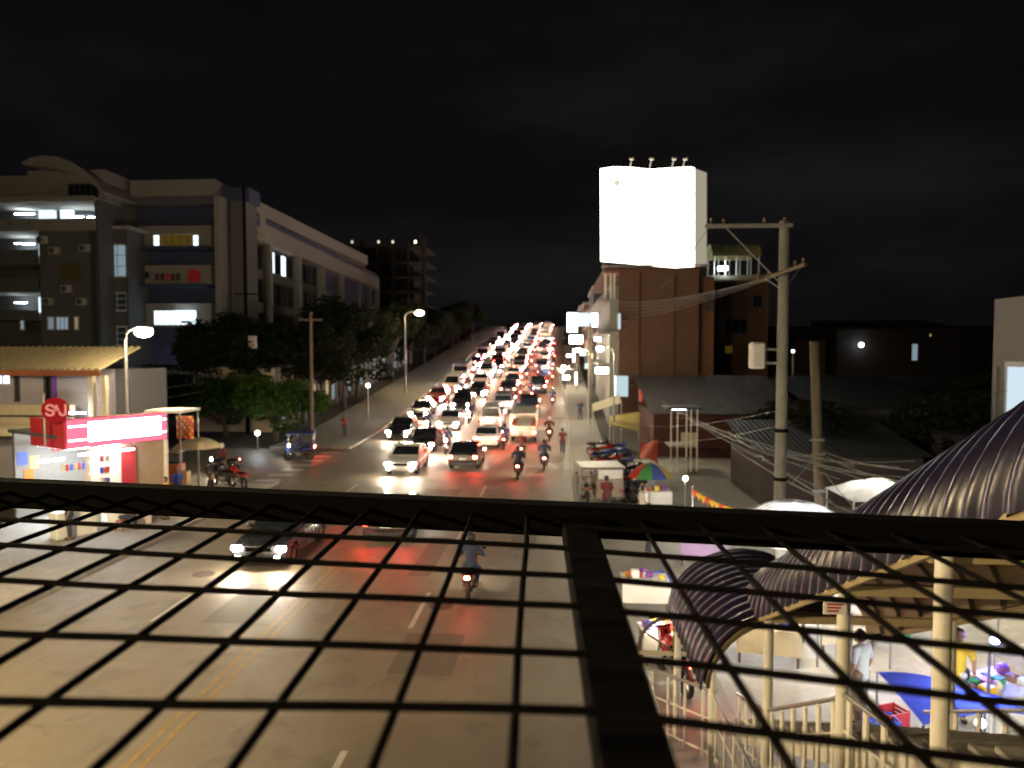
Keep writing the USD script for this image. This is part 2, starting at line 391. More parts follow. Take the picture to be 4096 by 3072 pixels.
a0 = HS * 0.246
part(ms, "carrier_bar", bar(on_mesh(a0, 0.05) - np.array([0, 0, 0.016]), on_mesh(a0, zb + sb * a0 - 0.024) - np.array([0, 0, 0.016]), 0.060, 0.030), BLACK)
part(ms, "weld_plate", rb(*(on_mesh(a0, 1.27)[0] + np.array([-0.045, 0.045])), 1.235, 1.262, ZM - 0.002, ZM + 0.004, 0.001), BARMAT)
for a in (-1.75, 1.5):
    part(ms, "carrier_bar", bar(on_mesh(a, 0.05) - np.array([0, 0, 0.016]), on_mesh(a, zb + sb * a - 0.024) - np.array([0, 0, 0.016]), 0.060, 0.030), BLACK)

# ------------------------------------------------------------------ large buildings
def pr(u0, u1, v0, v1, Y, y0, y1, ground=False):
    """A box whose front covers pixels u0..u1, v0..v1 at depth Y, from Y + y0 back to Y + y1."""
    p, q = at(u0, v0, Y), at(u1, v1, Y)
    return b2(p[0], q[0], Y + y0, Y + y1, gz(Y) - 0.5 if ground else q[2], p[2])

def window(parent, u0, u1, v0, v1, Y, y, frame, glass, bars=1, rails=1, fw=0.09):
    """A window whose frame stands at Y + y: a frame part with a pane sub-part."""
    p, q = at(u0, v0, Y), at(u1, v1, Y)
    x0, x1, z0, z1 = p[0], q[0], q[2], p[2]
    ms_ = [b2(x0, x1, Y + y - 0.06, Y + y, z1 - fw, z1), b2(x0, x1, Y + y - 0.10, Y + y, z0, z0 + fw), b2(x0, x0 + fw, Y + y - 0.057, Y + y, z0 + fw, z1 - fw), b2(x1 - fw, x1, Y + y - 0.057, Y + y, z0 + fw, z1 - fw)]
    for i in range(1, bars + 1):
        x = x0 + (x1 - x0) * i / (bars + 1); ms_.append(b2(x - 0.03, x + 0.03, Y + y - 0.05, Y + y, z0 + fw, z1 - fw))
    for i in range(1, rails + 1):
        z = z0 + (z1 - z0) * i / (rails + 1); ms_.append(b2(x0 + fw, x1 - fw, Y + y - 0.045, Y + y, z - 0.03, z + 0.03))
    f = part(parent, "window", J(ms_), frame)
    part(f, "pane", b2(x0 + fw, x1 - fw, Y + y - 0.03, Y + y - 0.02, z0 + fw, z1 - fw), glass)

WFR = M("window_frame_white", (0.45, 0.47, 0.5), 0.5, var=0.1)
DFR = M("window_frame_dark", (0.05, 0.05, 0.055), 0.5, var=0.1)
def fluo(parent, u, v, Y, y, L=1.2, along="x", mat=None):
    p = at(u, v, Y)
    m = b2(p[0] - L / 2, p[0] + L / 2, Y + y - 0.04, Y + y + 0.04, p[2] - 0.05, p[2]) if along == "x" else b2(p[0] - 0.04, p[0] + 0.04, Y + y - L / 2, Y + y + L / 2, p[2] - 0.05, p[2])
    part(parent, "tube_light", m, mat or E_TUBE)

# the building with the arched roof, far left
YA = 58.0
A = thing("arched_roof_building", "pale building with arched roof and lit open balconies at far left", "building")
part(A, "wall", pr(-420, 440, 800, 1700, YA, 2.6, 16, True), GREYW)
part(A, "upper_wall", pr(88, 404, 676, 806, YA, 0.6, 14), WHITEP)
part(A, "lower_parapet", pr(-420, 112, 700, 806, YA, 0.9, 12), WHITEP)
arc = [at(u, v, YA) for u, v in ((120, 664), (150, 644), (205, 634), (262, 640), (318, 660), (370, 694), (410, 730), (446, 778))]
arc2 = [at(u, v, YA) for u, v in ((440, 784), (398, 744), (340, 712), (280, 692), (210, 678), (130, 672))]
part(A, "arched_roof", move(prism([(p[0], p[2]) for p in arc + arc2], 13.0, "y"), y=YA + 5.5), WHITEP, smooth=50)
window(A, 252, 398, 728, 792, YA, 0.6, DFR, NIGHTGLASS, bars=5, rails=0)
part(A, "roof_post", pr(404, 413, 745, 845, YA, -0.3, 0.0), WHITEP)
for v0, v1, ue in ((806, 815, 410), (893, 930, 416), (1012, 1064, 190), (1120, 1172, 190), (1246, 1284, 190)):
    part(A, "balcony_parapet", pr(-420, ue, v0, v1, YA, -1.2, -1.0), GREYW if v0 > 1000 else WHITEP)
    part(A, "balcony_floor", pr(-420, ue, v1 - 6, v1, YA, -1.0, 2.6), CONC)
part(A, "wing_wall", pr(185, 402, 930, 1700, YA, -0.9, 2.5, True), GREYW)
part(A, "corner_pier", pr(404, 440, 806, 1700, YA, -0.9, 2.5, True), GREYW)
for u0, u1, v0, v1 in ((78, 142, 812, 890), (78, 136, 934, 1010), (78, 138, 1180, 1244)):
    part(A, "lit_door_bay", pr(u0, u1, v0, v1, YA, 2.2, 2.58), E_SIGNB)
for u0, u1, v0, v1 in ((165, 215, 815, 880), (225, 290, 835, 885), (300, 345, 850, 890)):
    part(A, "lit_panel", pr(u0, u1, v0, v1, YA, 2.3, 2.58), E_WIN if u0 < 200 else E_WIND)
for u, v in ((20, 838), (50, 838), (250, 850), (320, 852), (20, 960), (50, 962), (20, 1204)):
    fluo(A, u, v, YA, 1.8, 1.1)
for u0, u1, g in ((220, 250, E_WINY), (254, 306, E_WINY), (325, 346, E_AMBER)):
    window(A, u0, u1, 1268, 1322, YA, -0.9, WFR, E_WIND if g is E_WINY else E_WINY, bars=2, rails=0)
window(A, 112, 132, 1272, 1322, YA, -0.9, WFR, E_WIND, bars=0, rails=0)
part(A, "sign_board", pr(270, 352, 1058, 1128, YA, -1.0, -0.92), M("painted_board", (0.12, 0.03, 0.03), 0.6, tint=(0.02, 0.08, 0.02), scale=1.2))

# link block between the two
C = thing("stair_tower", "narrow dark stair tower with three bluish windows between the two left buildings", "building")
part(C, "wall", pr(396, 486, 905, 1700, YA, 1.2, 12, True), GREYW)
part(C, "cap", pr(392, 490, 895, 905, YA, 1.0, 12.2), CONC)
for v0, v1 in ((968, 1104), (1165, 1242), (1302, 1384)):
    window(C, 393, 478, v0, v1, YA, 1.2, WFR, E_WIND if v0 < 1000 else M("blue_dark_glass", (0.03, 0.06, 0.10), 0.15), bars=1, rails=2, fw=0.12)

# the blue and white building: its front block faces us, its long side runs along the road
YB = 62.0
B = thing("blue_white_building", "four storey blue and white building with a long row of white columns", "building")
part(B, "core", pr(486, 868, 818, 1700, YB, 0.8, 50, True), NAVY)
part(B, "cornice", pr(536, 872, 728, 786, YB, -0.6, 50), WHITEP)
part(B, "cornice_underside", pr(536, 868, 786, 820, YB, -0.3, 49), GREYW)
part(B, "left_pier", pr(486, 546, 820, 1700, YB, -0.6, 0.8, True), GREYW)
part(B, "white_band", pr(548, 846, 905, 990, YB, 0.0, 0.78), WHITEP)
part(B, "white_band", pr(548, 846, 1062, 1140, YB, 0.0, 0.78), WHITEP)
part(B, "white_band", pr(548, 846, 1214, 1306, YB, 0.0, 0.78), WHITEP)
part(B, "sunshade", pr(548, 846, 990, 1000, YB, -0.9, 0.78), NAVY)
part(B, "sunshade", pr(548, 846, 1140, 1150, YB, -0.9, 0.78), NAVY)
window(B, 612, 642, 938, 994 - 8, YB, 0.0, WFR, E_WIN, bars=0, rails=1)
window(B, 644, 768, 936, 986, YB, 0.0, WFR, E_CURT, bars=3, rails=0)
window(B, 770, 798, 938, 994 - 8, YB, 0.0, WFR, E_WIN, bars=0, rails=1)
window(B, 572, 598, 1088, 1114, YB, 0.0, DFR, NIGHTGLASS, bars=0, rails=0)
for k in range(5):
    part(B, "letter_panel", pr(622 + k * 21, 637 + k * 21, 1094, 1122, YB, -0.08, 0.0), M("dark_letter", (0.06, 0.02, 0.02), 0.5) if k != 2 else REDP)
part(B, "red_emblem", move(cyl((0, 0, 0), (0, -0.1, 0), 0.62, n=20), *at(778, 1104, YB)), REDP)
window(B, 614, 790, 1240, 1302, YB, 0.0, WFR, E_WIN, bars=7, rails=0)
fluo(B, 745, 1262, YB, -0.5, 1.2)
part(B, "right_pier", pr(872, 912, 790, 1700, YB, -0.8, 3, True), WHITEP)
part(B, "right_return", pr(912, 985, 800, 1700, YB, 0.4, 3, True), GREYW)
part(B, "roof_return", pr(872, 985, 745, 800, YB, 0.6, 3), NAVY)
# long side, from near corner n to far corner f
nB, fB = at(982, 790, 64.0), at(1517, 1085, 122.0)
dB = (fB - nB)[:2]; LB = np.linalg.norm(dB); angB = math.atan2(dB[1], dB[0])
def side_box(s0, s1, z0, z1, t0, t1):
    """Along the long side from s0 to s1, z from z0 to z1, t metres out of the wall (positive: towards the road)."""
    m = b2(s0, s1, -t1, -t0, z0, z1)
    return move(m, nB[0], nB[1], 0, rz=angB)
zt = nB[2]
zlow = zt - 3.35
part(B, "long_wall", side_box(3, LB, -0.5, zt - 0.3, -13, -1.2), GREYW)
part(B, "fascia", side_box(4.6, LB, zlow, zt - 1.55, -1.2, 0.0), WHITEP)
part(B, "roof_edge", side_box(4.6, LB + 0.8, zt - 1.55, zt - 0.9, -14, -0.3), NAVY)
part(B, "roof", side_box(3.0, LB + 0.8, zt - 0.9, zt - 0.5, -14, -0.8), DARKROOF)
part(B, "corner_panel", side_box(0, 4.6, zlow + 0.6, zt, -1.2, 0.12), WHITEP)
part(B, "corner_panel", side_box(0, 4.6, zlow, zlow + 0.58, -1.2, 0.0), WHITEP)
for s in (1.4, 2.3):
    part(B, "navy_emblem", side_box(s, s + 0.6, zt - 2.1, zt - 0.9, 0.12, 0.2), NAVY)
part(B, "navy_emblem", side_box(1.4, 2.9, zt - 1.7, zt - 1.45, 0.2, 0.24), NAVY)
bays = [0.0] + [float(np.interp(u, US, SS)) for US, SS in [(np.array([(lambda p: 2230 + 2840 * p[0] / p[1])(nB + (fB - nB) * t) for t in np.linspace(0, 1, 200)]), np.linspace(0, LB, 200))] for u in (1066, 1188, 1285, 1365, 1432, 1478)] + [LB - 0.5]
for s in bays:
    part(B, "column", side_box(s, s + 0.62, 0, zlow, -0.9, -0.05), WHITEP)
rr = np.random.default_rng(5)
for i in range(len(bays) - 1):
    s0, s1 = bays[i] + 0.62, bays[i + 1]
    n = max(2, int((s1 - s0) / 1.7))
    for fl in range(5):
        z1 = zlow - 0.2 - fl * 3.3
        if z1 < 3:
            continue
        part(B, "spandrel", side_box(s0, s1, z1 - 3.3, z1 - 2.35, -1.2, -0.75), GREYW)
        for k in range(n):
            a, b = s0 + (s1 - s0) * k / n + 0.05, s0 + (s1 - s0) * (k + 1) / n - 0.05
            lit = (i, fl, k) in {(0, 0, 0), (1, 0, 1), (3, 0, 1), (1, 0, 3), (0, 2, 0), (0, 3, 1)}
            f = part(B, "window", J(side_box(a, b, z1 - 2.35, z1 - 2.27, -1.19, -1.05), side_box(a, b, z1 - 0.08, z1, -1.19, -1.05), side_box(a, a + 0.08, z1 - 2.27, z1 - 0.08, -1.19, -1.05), side_box(b - 0.08, b, z1 - 2.27, z1 - 0.08, -1.19, -1.05)), WFR if lit else DFR)
            part(f, "pane", side_box(a + 0.08, b - 0.08, z1 - 2.27, z1 - 0.08, -1.15, -1.12), E_WIN if lit else NIGHTGLASS)

# the tower under construction behind
YT = 165.0
DKC = M("dark_concrete", (0.035, 0.030, 0.028), 0.9)
T = thing("unfinished_tower", "dark unfinished tower wrapped in scaffolding behind the long building", "building")
xl, xr = at(1375, 970, YT)[0], at(1700, 970, YT)[0]
ztop = at(1500, 985, YT)[2]
for fl in range(9):
    z = ztop - fl * 3.4
    part(T, "floor_slab", b2(xl, xr, YT, YT + 16, z - 0.3, z), DKC)
for k in range(6):
    x = xl + 0.4 + (xr - xl - 0.8) * k / 5
    part(T, "pillar", b2(x - 0.3, x + 0.3, YT + 0.4, YT + 1.0, 0, ztop + (1.8 if k % 2 else 0.6)), DKC)
part(T, "core_wall", b2(xl + 4, xr - 4, YT + 6, YT + 14, 0, ztop), DKC)
for k in range(15):
    x = xl - 0.5 + (xr - xl + 1) * k / 14
    part(T, "scaffold_pole", cyl((x, YT - 0.9, 0), (x, YT - 0.9, ztop + rr.uniform(0.5, 3)), 0.07, n=5), RUST)
for k in range(8):
    part(T, "scaffold_rail", cyl((xl - 0.8, YT - 1.0, ztop - 1 - k * 3.4), (xr + 0.8, YT - 1.0, ztop - 1 - k * 3.4), 0.06, n=5), RUST)
for u, e in ((1410, 0), (1515, 0), (1572, 0), (1662, 1)):
    p = at(u, 968, YT)
    part(T, "work_lamp", rb(p[0] - 0.22, p[0] + 0.22, YT - 0.3, YT - 0.1, p[2] - 0.3, p[2] + 0.3), EM("work_lamp_glow", (1.0, 0.82, 0.5), 6.0) if e else EM("work_lamp_dim", (1.0, 0.85, 0.6), 1.2))

# the billboard building on the right
YR = 59.0
R = thing("billboard_building", "tall brown rendered building carrying the big white lit billboard", "building")
p0, p1 = at(2478, 1085, YR), at(2792, 1510, YR)
part(R, "party_wall", b2(p0[0], p1[0], YR, YR + 22, gz(YR) - 0.5, p0[2]), BROWNW)
part(R, "rear_wall", b2(p1[0], at(2868, 1100, YR)[0], YR + 0.9, YR + 20, gz(YR) - 0.5, at(0, 1122, YR)[2]), M("brown_render_light", (0.16, 0.075, 0.038), 0.85, var=0.25, scale=0.5, bump=0.3))
xf = at(2418, 1090, YR)[0]
part(R, "street_bay", b2(xf + 0.5, p0[0], YR + 0.6, YR + 21, gz(YR) - 0.5, at(0, 1150, YR)[2]), M("bay_render", (0.24, 0.25, 0.22), 0.8))
part(R, "parapet_cap", b2(xf - 0.1, p1[0] + 0.05, YR - 0.15, YR + 22.1, p0[2], p0[2] + 0.22), BROWNW)
part(R, "corner_block", b2(xf, p0[0], YR - 0.1, YR + 2, at(0, 1108, YR)[2], p0[2]), M("salmon_render", (0.26, 0.13, 0.09), 0.8))
for u in (2424, 2446, 2460):
    x = at(u, 1100, YR)[0]
    part(R, "bay_post", cyl((x, YR + 0.45, at(0, 1210, YR)[2]), (x, YR + 0.45, at(0, 1110, YR)[2]), 0.10, n=8), WHITEPAINT)
for v in (1205, 1330, 1450):
    z = at(0, v, YR)[2]
    part(R, "balcony_slab", b2(xf - 0.5, p0[0] - 0.02, YR + 0.3, YR + 20, z - 0.2, z), CONC)
for v0, v1, g in ((1190, 1230, M("slit_glass", (0.10, 0.14, 0.18), 0.3)), (1290, 1330, E_CURT)):
    window(R, 2792, 2802, v0, v1, YR, 0.9, DFR, g, bars=0, rails=0, fw=0.03)
part(R, "recess", pr(2830, 2866, 1172, 1240, YR, 0.85, 0.895), M("dark_recess", (0.05, 0.04, 0.035), 0.9))

BBD = thing("billboard", "huge square white billboard glowing on the brown building's roof", "billboard")
tops = [(2400, 676), (2450, 668), (2520, 669), (2600, 678), (2680, 672), (2760, 668), (2826, 690)]
bots = [(2826, 1062), (2700, 1072), (2600, 1064), (2500, 1054), (2402, 1046)]
face = [at(u, v, YR - 1.2) for u, v in tops + bots]
def bb(poly, d, y, mat, nm):
    part(BBD, nm, move(prism([(p[0], p[2]) for p in poly], d, "y"), y=y), mat, smooth=False)
bb([at(u, v, YR - 1.2) for u, v in tops[:6] + [(2778, 672), (2778, 1067)] + bots[1:]], 0.05, YR - 1.26, E_BOARD, "lit_face")
bb([at(u, v, YR - 1.2) for u, v in [(2779, 675), (2826, 692), (2826, 1062), (2779, 1067)]], 0.05, YR - 1.25, E_BOARD2, "lit_edge")
bb(face, 0.6, YR - 0.92, GREYW, "box")
part(BBD, "shadow_mark", move(cyl((0, 0, 0), (0, -0.03, 0), 0.26, n=12), *(at(2468, 732, YR - 1.2) - np.array([0, 0.1, 0]))), EM("print_mark", (1.0, 0.86, 0.68), 0.80))
for i, u in enumerate((2520, 2598, 2686, 2730)):
    p = at(u, 668, YR - 1.2); 
    part(BBD, "lamp_bracket", J(cyl((p[0], YR - 0.9, p[2] - 0.2), (p[0], YR - 2.4, p[2] + 0.30), 0.03, n=6), rb(p[0] - 0.16, p[0] + 0.16, YR - 2.6, YR - 2.3, p[2] + 0.24, p[2] + 0.38)), WHITEPAINT)
part(BBD, "catwalk", b2(at(2405, 1080, YR)[0], at(2826, 1080, YR)[0], YR - 1.5, YR - 0.3, p0[2] + 0.26, p0[2] + 0.34), STEEL)
for u in range(2430, 2830, 56):
    x = at(u, 0, YR)[0]
    part(BBD, "strut", J(cyl((x, YR - 0.5, p0[2] + 0.3), (x, YR - 0.5, at(0, 1040, YR)[2]), 0.06, n=6), cyl((x, YR - 0.4, at(0, 800, YR)[2]), (x, YR + 4.0, p0[2] + 0.22), 0.06, n=6)), STEEL)

# roof terrace shelter and lower brown house
YS = 72.0
S = thing("roof_shelter", "lit arched shelter on posts on the brown rooftop right of the billboard", "shelter")
c0, c1 = at(2850, 1000, YS), at(3046, 1000, YS)
zr, ze = at(0, 996, YS)[2], at(0, 1050, YS)[2]
YEL = M("shelter_sheet", (0.42, 0.36, 0.16), 0.7, var=0.2, scale=3)
prof = [(math.cos(t), math.sin(t)) for t in np.linspace(math.pi, 0, 13)]
nsh = 12
for i in range(nsh):
    xa, xb = c0[0] + (c1[0] - c0[0]) * i / nsh, c0[0] + (c1[0] - c0[0]) * (i + 1) / nsh - 0.04
    part(S, "roof_sheet", grid(np.array([[(x, YS + 1.6 + 1.7 * c, ze + (zr - ze) * s) for x in (xb, xa)] for c, s in prof]), 0.04), YEL)
zf = at(0, 1122, YS)[2]
for k in range(5):
    x = c0[0] + 0.2 + (c1[0] - c0[0] - 0.4) * k / 4
    for y in (YS + 0.1, YS + 3.1):
        part(S, "post", cyl((x, y, zf), (x, y, ze + 0.1), 0.06, n=6), WHITEPAINT)
part(S, "base_wall", b2(c0[0] - 0.3, c1[0] + 0.6, YS - 0.2, YS + 3.6, at(0, 1130, YS)[2] - 0.5, zf), CREAMW)
part(S, "lamp", rb(c0[0] + 0.5, c0[0] + 1.4, YS - 0.42, YS - 0.22, zf + 0.5, zf + 0.85), E_TUBE)
BH = thing("brown_house", "dark brown rendered house below the lit roof shelter", "building")
part(BH, "wall", pr(2872, 3066, 1128, 1700, 70.0, 0.0, 14, True), BROWNW)
part(BH, "roof_slab", pr(2866, 3072, 1120, 1128, 70.0, -0.3, 14.3), CONC)
window(BH, 2900, 2990, 1275, 1335, 70.0, 0.0, DFR, NIGHTGLASS, bars=2, rails=0)
window(BH, 2898, 2932, 1380, 1416, 70.0, 0.0, DFR, E_CURT, bars=2, rails=0)
window(BH, 3010, 3050, 1180, 1230, 70.0, 0.0, DFR, NIGHTGLASS, bars=1, rails=0)

# air conditioners, pipes and joints on the walls
def ac_unit(parent, u, v, Y, y):
    p = at(u, v, Y)
    a = part(parent, "air_conditioner", rb(p[0] - 0.42, p[0] + 0.42, Y + y - 0.36, Y + y - 0.02, p[2] - 0.3, p[2] + 0.3, 0.03), M("ac_casing", (0.35, 0.34, 0.31), 0.5))
    part(a, "grille", move(cyl((0, 0, 0), (0, -0.02, 0), 0.24, n=14), p[0] - 0.1, Y + y - 0.365, p[2]), DFR)
for u, v in ((205, 968), (252, 1010), (300, 1160), (360, 1210), (230, 1210), (372, 1000)):
    ac_unit(A, u, v, YA, -0.9)
for u, v in ((510, 900), (520, 1040), (512, 1180)):
    ac_unit(B, u, v, YB, -0.6)
for u in (2560, 2700):
    x = at(u, 1100, YR)[0]
    part(R, "down_pipe", cyl((x, YR - 0.07, gz(YR)), (x, YR - 0.07, p0[2] - 0.1), 0.06, n=8), RUST)
for v in (1185, 1290, 1395, 1500):
    z = at(0, v, YR)[2]
    part(R, "string_course", b2(p0[0] + 0.02, p1[0] - 0.02, YR - 0.035, YR - 0.002, z - 0.05, z + 0.05), BROWNW)
for u in (425, 476):
    x = at(u, 1100, YA)[0]
    part(A if u < 440 else C, "down_pipe", cyl((x, YA - 1.0 if u < 440 else YA + 1.1, 1), (x, YA - 1.0 if u < 440 else YA + 1.1, at(0, 920, YA)[2]), 0.07, n=8), RUST)
for k in range(12):
    y = YA + 3.0
    p = at(-60 + k * 20, 895 if k % 2 else 1013, YA)
    part(A, "parapet_post", b2(p[0] - 0.05, p[0] + 0.05, YA - 1.25, YA - 1.203, p[2] - 0.5, p[2] + 0.02), GREYW)
# patches and covers in the road
pr_ = np.random.default_rng(31)
PATCH = M("road_patch", (0.095, 0.078, 0.054), 0.7, var=0.3, scale=8, bump=0.4)
for x, y, w, l in ((-2.9, 14.5, 1.4, 2.2), (-8.4, 17.0, 1.1, 3.0), (-5.6, 33.0, 1.8, 1.6), (-11.6, 27.0, 1.2, 2.6), (-1.2, 24.0, 0.9, 3.4), (-4.2, 21.0, 0.7, 4.5)):
    part(road, "road_patch", ribbon(x - w / 2, x + w / 2, y, y + l, 0.004, step=1), PATCH)
for x, y in ((-3.1, 18.6), (-7.9, 29.5), (-10.8, 20.8)):
    part(road, "manhole_cover", move(cyl((0, 0, -0.02), (0, 0, 0.008), 0.33, n=24), x, y, 0), RUST)
# ------------------------------------------------------------------ covered stairway at the right end of the footbridge
def zc(y):
    return 6.45 - 0.5 * (y - 5.5)
ST = thing("covered_stairway", "covered stairway with blue corrugated barrel roof and white columns at lower right", "stairway")
BLUESHEET = M("blue_roof_sheet", (0.007, 0.008, 0.036), 0.30, metal=0.0, var=0.45, scale=1.6, spec=0.38, tint=(0.012, 0.007, 0.014))
LINING = M("plywood_lining", (0.42, 0.34, 0.19), 0.75, var=0.3, scale=3)
XA = 3.95
def vault(y0, y1, crown, hw, rise, pitch=0.25, amp=0.032, th=np.linspace(0.0, math.pi, 25), off=0.0, x0=XA, dy=0.0263):
    ys = np.arange(y0, y1 + 1e-6, dy if pitch else (y1 - y0) / 3)
    P = []
    for y in ys:
        w = amp * math.sin(2 * math.pi * y / pitch) if pitch else 0
        P.append([(x0 - (hw + off + w) * math.cos(t), y, crown(y) - rise + (rise + off + w) * math.sin(t)) for t in th])
    return grid(np.array(P)[:, ::1], 0.004)
for k in range(9):
    part(ST, "roof_sheet", vault(2.95 + k, 3.95 + k, zc, 1.27, 1.2), BLUESHEET, smooth=60)
for k in range(15):
    y0 = 2.97 + k * 0.6
    part(ST, "lining_panel", vault(y0, y0 + 0.585, zc, 1.27, 1.2, pitch=0, off=-0.07, th=np.linspace(0.05, math.pi - 0.05, 13)), LINING)
    P = np.array([(XA - 1.17 * math.cos(t), y0, zc(y0) - 1.2 + 1.09 * math.sin(t)) for t in np.linspace(0.02, math.pi - 0.02, 13)])
    part(ST, "roof_rib", tube(P, 0.028, 5), WOODP)
zlev = lambda y: 3.36
for k in range(3):
    part(ST, "roof_sheet", vault(9.5 + k, 10.5 + k, zlev, 1.3, 1.12, amp=0.018, x0=3.25, th=np.linspace(0, math.pi * 0.62, 19)), BLUESHEET, smooth=60)
    P = np.array([(3.25 - 1.21 * math.cos(t), 9.55 + k, 3.36 - 1.12 + 1.02 * math.sin(t)) for t in np.linspace(0.02, math.pi * 0.6, 12)])
    part(ST, "roof_rib", tube(P, 0.03, 5), WOODP)
    part(ST, "lining_panel", vault(9.52 + k, 10.48 + k, zlev, 1.3, 1.12, pitch=0, off=-0.06, x0=3.25, th=np.linspace(0.05, math.pi * 0.6, 13)), LINING)
for y in (4.0, 5.4, 7.0, 9.4):
    part(ST, "tie_beam", b2(XA - 1.2, XA + 1.2, y - 0.04, y + 0.04, zc(y) - 1.26, zc(y) - 1.16), LINING)
for y in (5.25, 7.0, 9.4):
    part(ST, "column", cyl((XA - 1.16, y, 0.0), (XA - 1.16, y, zc(y) - 1.18), 0.062, n=14), WHITEPAINT, smooth=60)
    part(ST, "column", cyl((XA + 1.16, y, 0.0), (XA + 1.16, y, zc(y) - 1.18), 0.062, n=14), WHITEPAINT, smooth=60)
for x, y in ((2.42, 11.0), (2.08, 12.2)):
    part(ST, "column", cyl((x, y, 0.0), (x, y, 2.9 if x > 2.2 else 2.2), 0.062, n=14), WHITEPAINT, smooth=60)
part(ST, "eave_beam", cyl((XA - 1.22, 3.0, zc(3.0) - 1.2), (XA - 1.22, 11.4, zc(11.4) - 1.2), 0.045, n=6), LINING)
part(ST, "eave_beam", cyl((XA + 1.22, 3.0, zc(3.0) - 1.2), (XA + 1.22, 11.4, zc(11.4) - 1.2), 0.045, n=6), LINING)
part(ST, "eave_beam", cyl((2.0, 9.9, 2.18), (2.0, 12.3, 2.18), 0.045, n=6), LINING)
zs_ = lambda y: zc(y) - 2.78                              # line of the treads
for k in range(28):
    y = 3.0 + k * 0.31
    part(ST, "tread", rb(XA - 1.0, XA + 1.0, y, y + 0.33, zs_(y) - 0.05, zs_(y), 0.008), CONC)
for x in (XA - 1.03, XA + 1.03):
    part(ST, "stringer", move(prism([(3.0, zs_(3.0) + 0.05), (11.6, zs_(11.6) + 0.05), (11.6, zs_(11.6) - 0.22), (3.0, zs_(3.0) - 0.22)], 0.05), x=x), WHITEPAINT)
def railing(p0, p1, n, h, mat=WHITEPAINT, drop=0.85):
    n = max(3, n // 2)
    p0, p1 = np.array(p0, float), np.array(p1, float)
    part(ST, "handrail", cyl(p0, p1, 0.026, n=8), STEEL)
    part(ST, "middle_rail", cyl(p0 - [0, 0, drop * 0.42], p1 - [0, 0, drop * 0.42], 0.014, n=6), mat)
    part(ST, "bottom_rail", cyl(p0 - [0, 0, drop * 0.92], p1 - [0, 0, drop * 0.92], 0.016, n=6), mat)
    for i in range(n):
        p = p0 + (p1 - p0) * (i + 0.5) / n
        d = (p1 - p0) / np.linalg.norm(p1 - p0) * 0.020
        part(ST, "baluster", rb(p[0] - 0.015, p[0] + 0.015, p[1] - 0.04, p[1] + 0.04, p[2] - drop, p[2] - 0.03, 0.004), mat)
xl_ = XA - 1.16
railing((xl_, 9.4, 2.05), (xl_, 7.0, 3.42), 12, 0.9)
railing((xl_, 7.0, 3.46), (xl_ + 0.02, 5.25, 3.80), 10, 0.9)
railing((xl_, 11.0, 1.50), (xl_, 9.4, 2.05), 9, 0.9)
railing((XA + 1.16, 10.0, 1.8), (XA + 1.16, 6.0, 3.9), 16, 0.9)
railing((1.55, 12.4, 1.25), (2.42, 11.0, 1.52), 9, 0.9, drop=1.1)
railing((2.42, 11.0, 1.52), (2.66, 9.2, 1.15), 10, 0.9, drop=1.0)
railing((1.62, 9.3, 1.05), (2.66, 9.2, 1.05), 9, 0.9, drop=0.95)
railing((1.62, 12.4, 1.05), (1.62, 9.3, 1.05), 22, 0.9, drop=0.95)
# half wheel shaped grille between the columns
hw = []
cx_, cy_, cz_ = 2.02, 12.2, 1.62
arcp = np.array([(cx_ + 0.62 * math.cos(t), cy_, cz_ + 0.62 * math.sin(t)) for t in np.linspace(0, math.pi, 19)])
HWG = thing("half_wheel_grille", "half wheel shaped iron grille with spokes left of the first white column", "grille")
part(HWG, "rim", tube(arcp, 0.035, 8), WOODP)
part(HWG, "base_bar", b2(cx_ - 0.72, cx_ + 0.72, cy_ - 0.03, cy_ + 0.03, cz_ - 0.06, cz_), CREAMW)
for t in (0.6, math.pi / 2, math.pi - 0.6):
    part(HWG, "spoke", cyl((cx_, cy_, cz_), (cx_ + 0.6 * math.cos(t), cy_, cz_ + 0.6 * math.sin(t)), 0.022, n=6), WOODP)
for x in (-0.66, 0.66):
    part(HWG, "leg", b2(cx_ + x - 0.03, cx_ + x + 0.03, cy_ - 0.03, cy_ + 0.03, 0.1, cz_ - 0.06), CREAMW)
SG = thing("white_notice", "small white notice with red lines hung by the bright column of the stairway", "sign")
q0 = at(3300, 2432, 6.85)
part(SG, "board", rb(q0[0] - 0.01, q0[0] + 0.21, 6.86, 6.875, q0[2] - 0.065, q0[2] + 0.065, 0.003), WHITET)
for i in range(3):
    part(SG, "red_line", b2(q0[0] + 0.02, q0[0] + 0.17 - 0.02 * i, 6.854, 6.858, q0[2] + 0.025 - i * 0.032, q0[2] + 0.043 - i * 0.032), REDP)

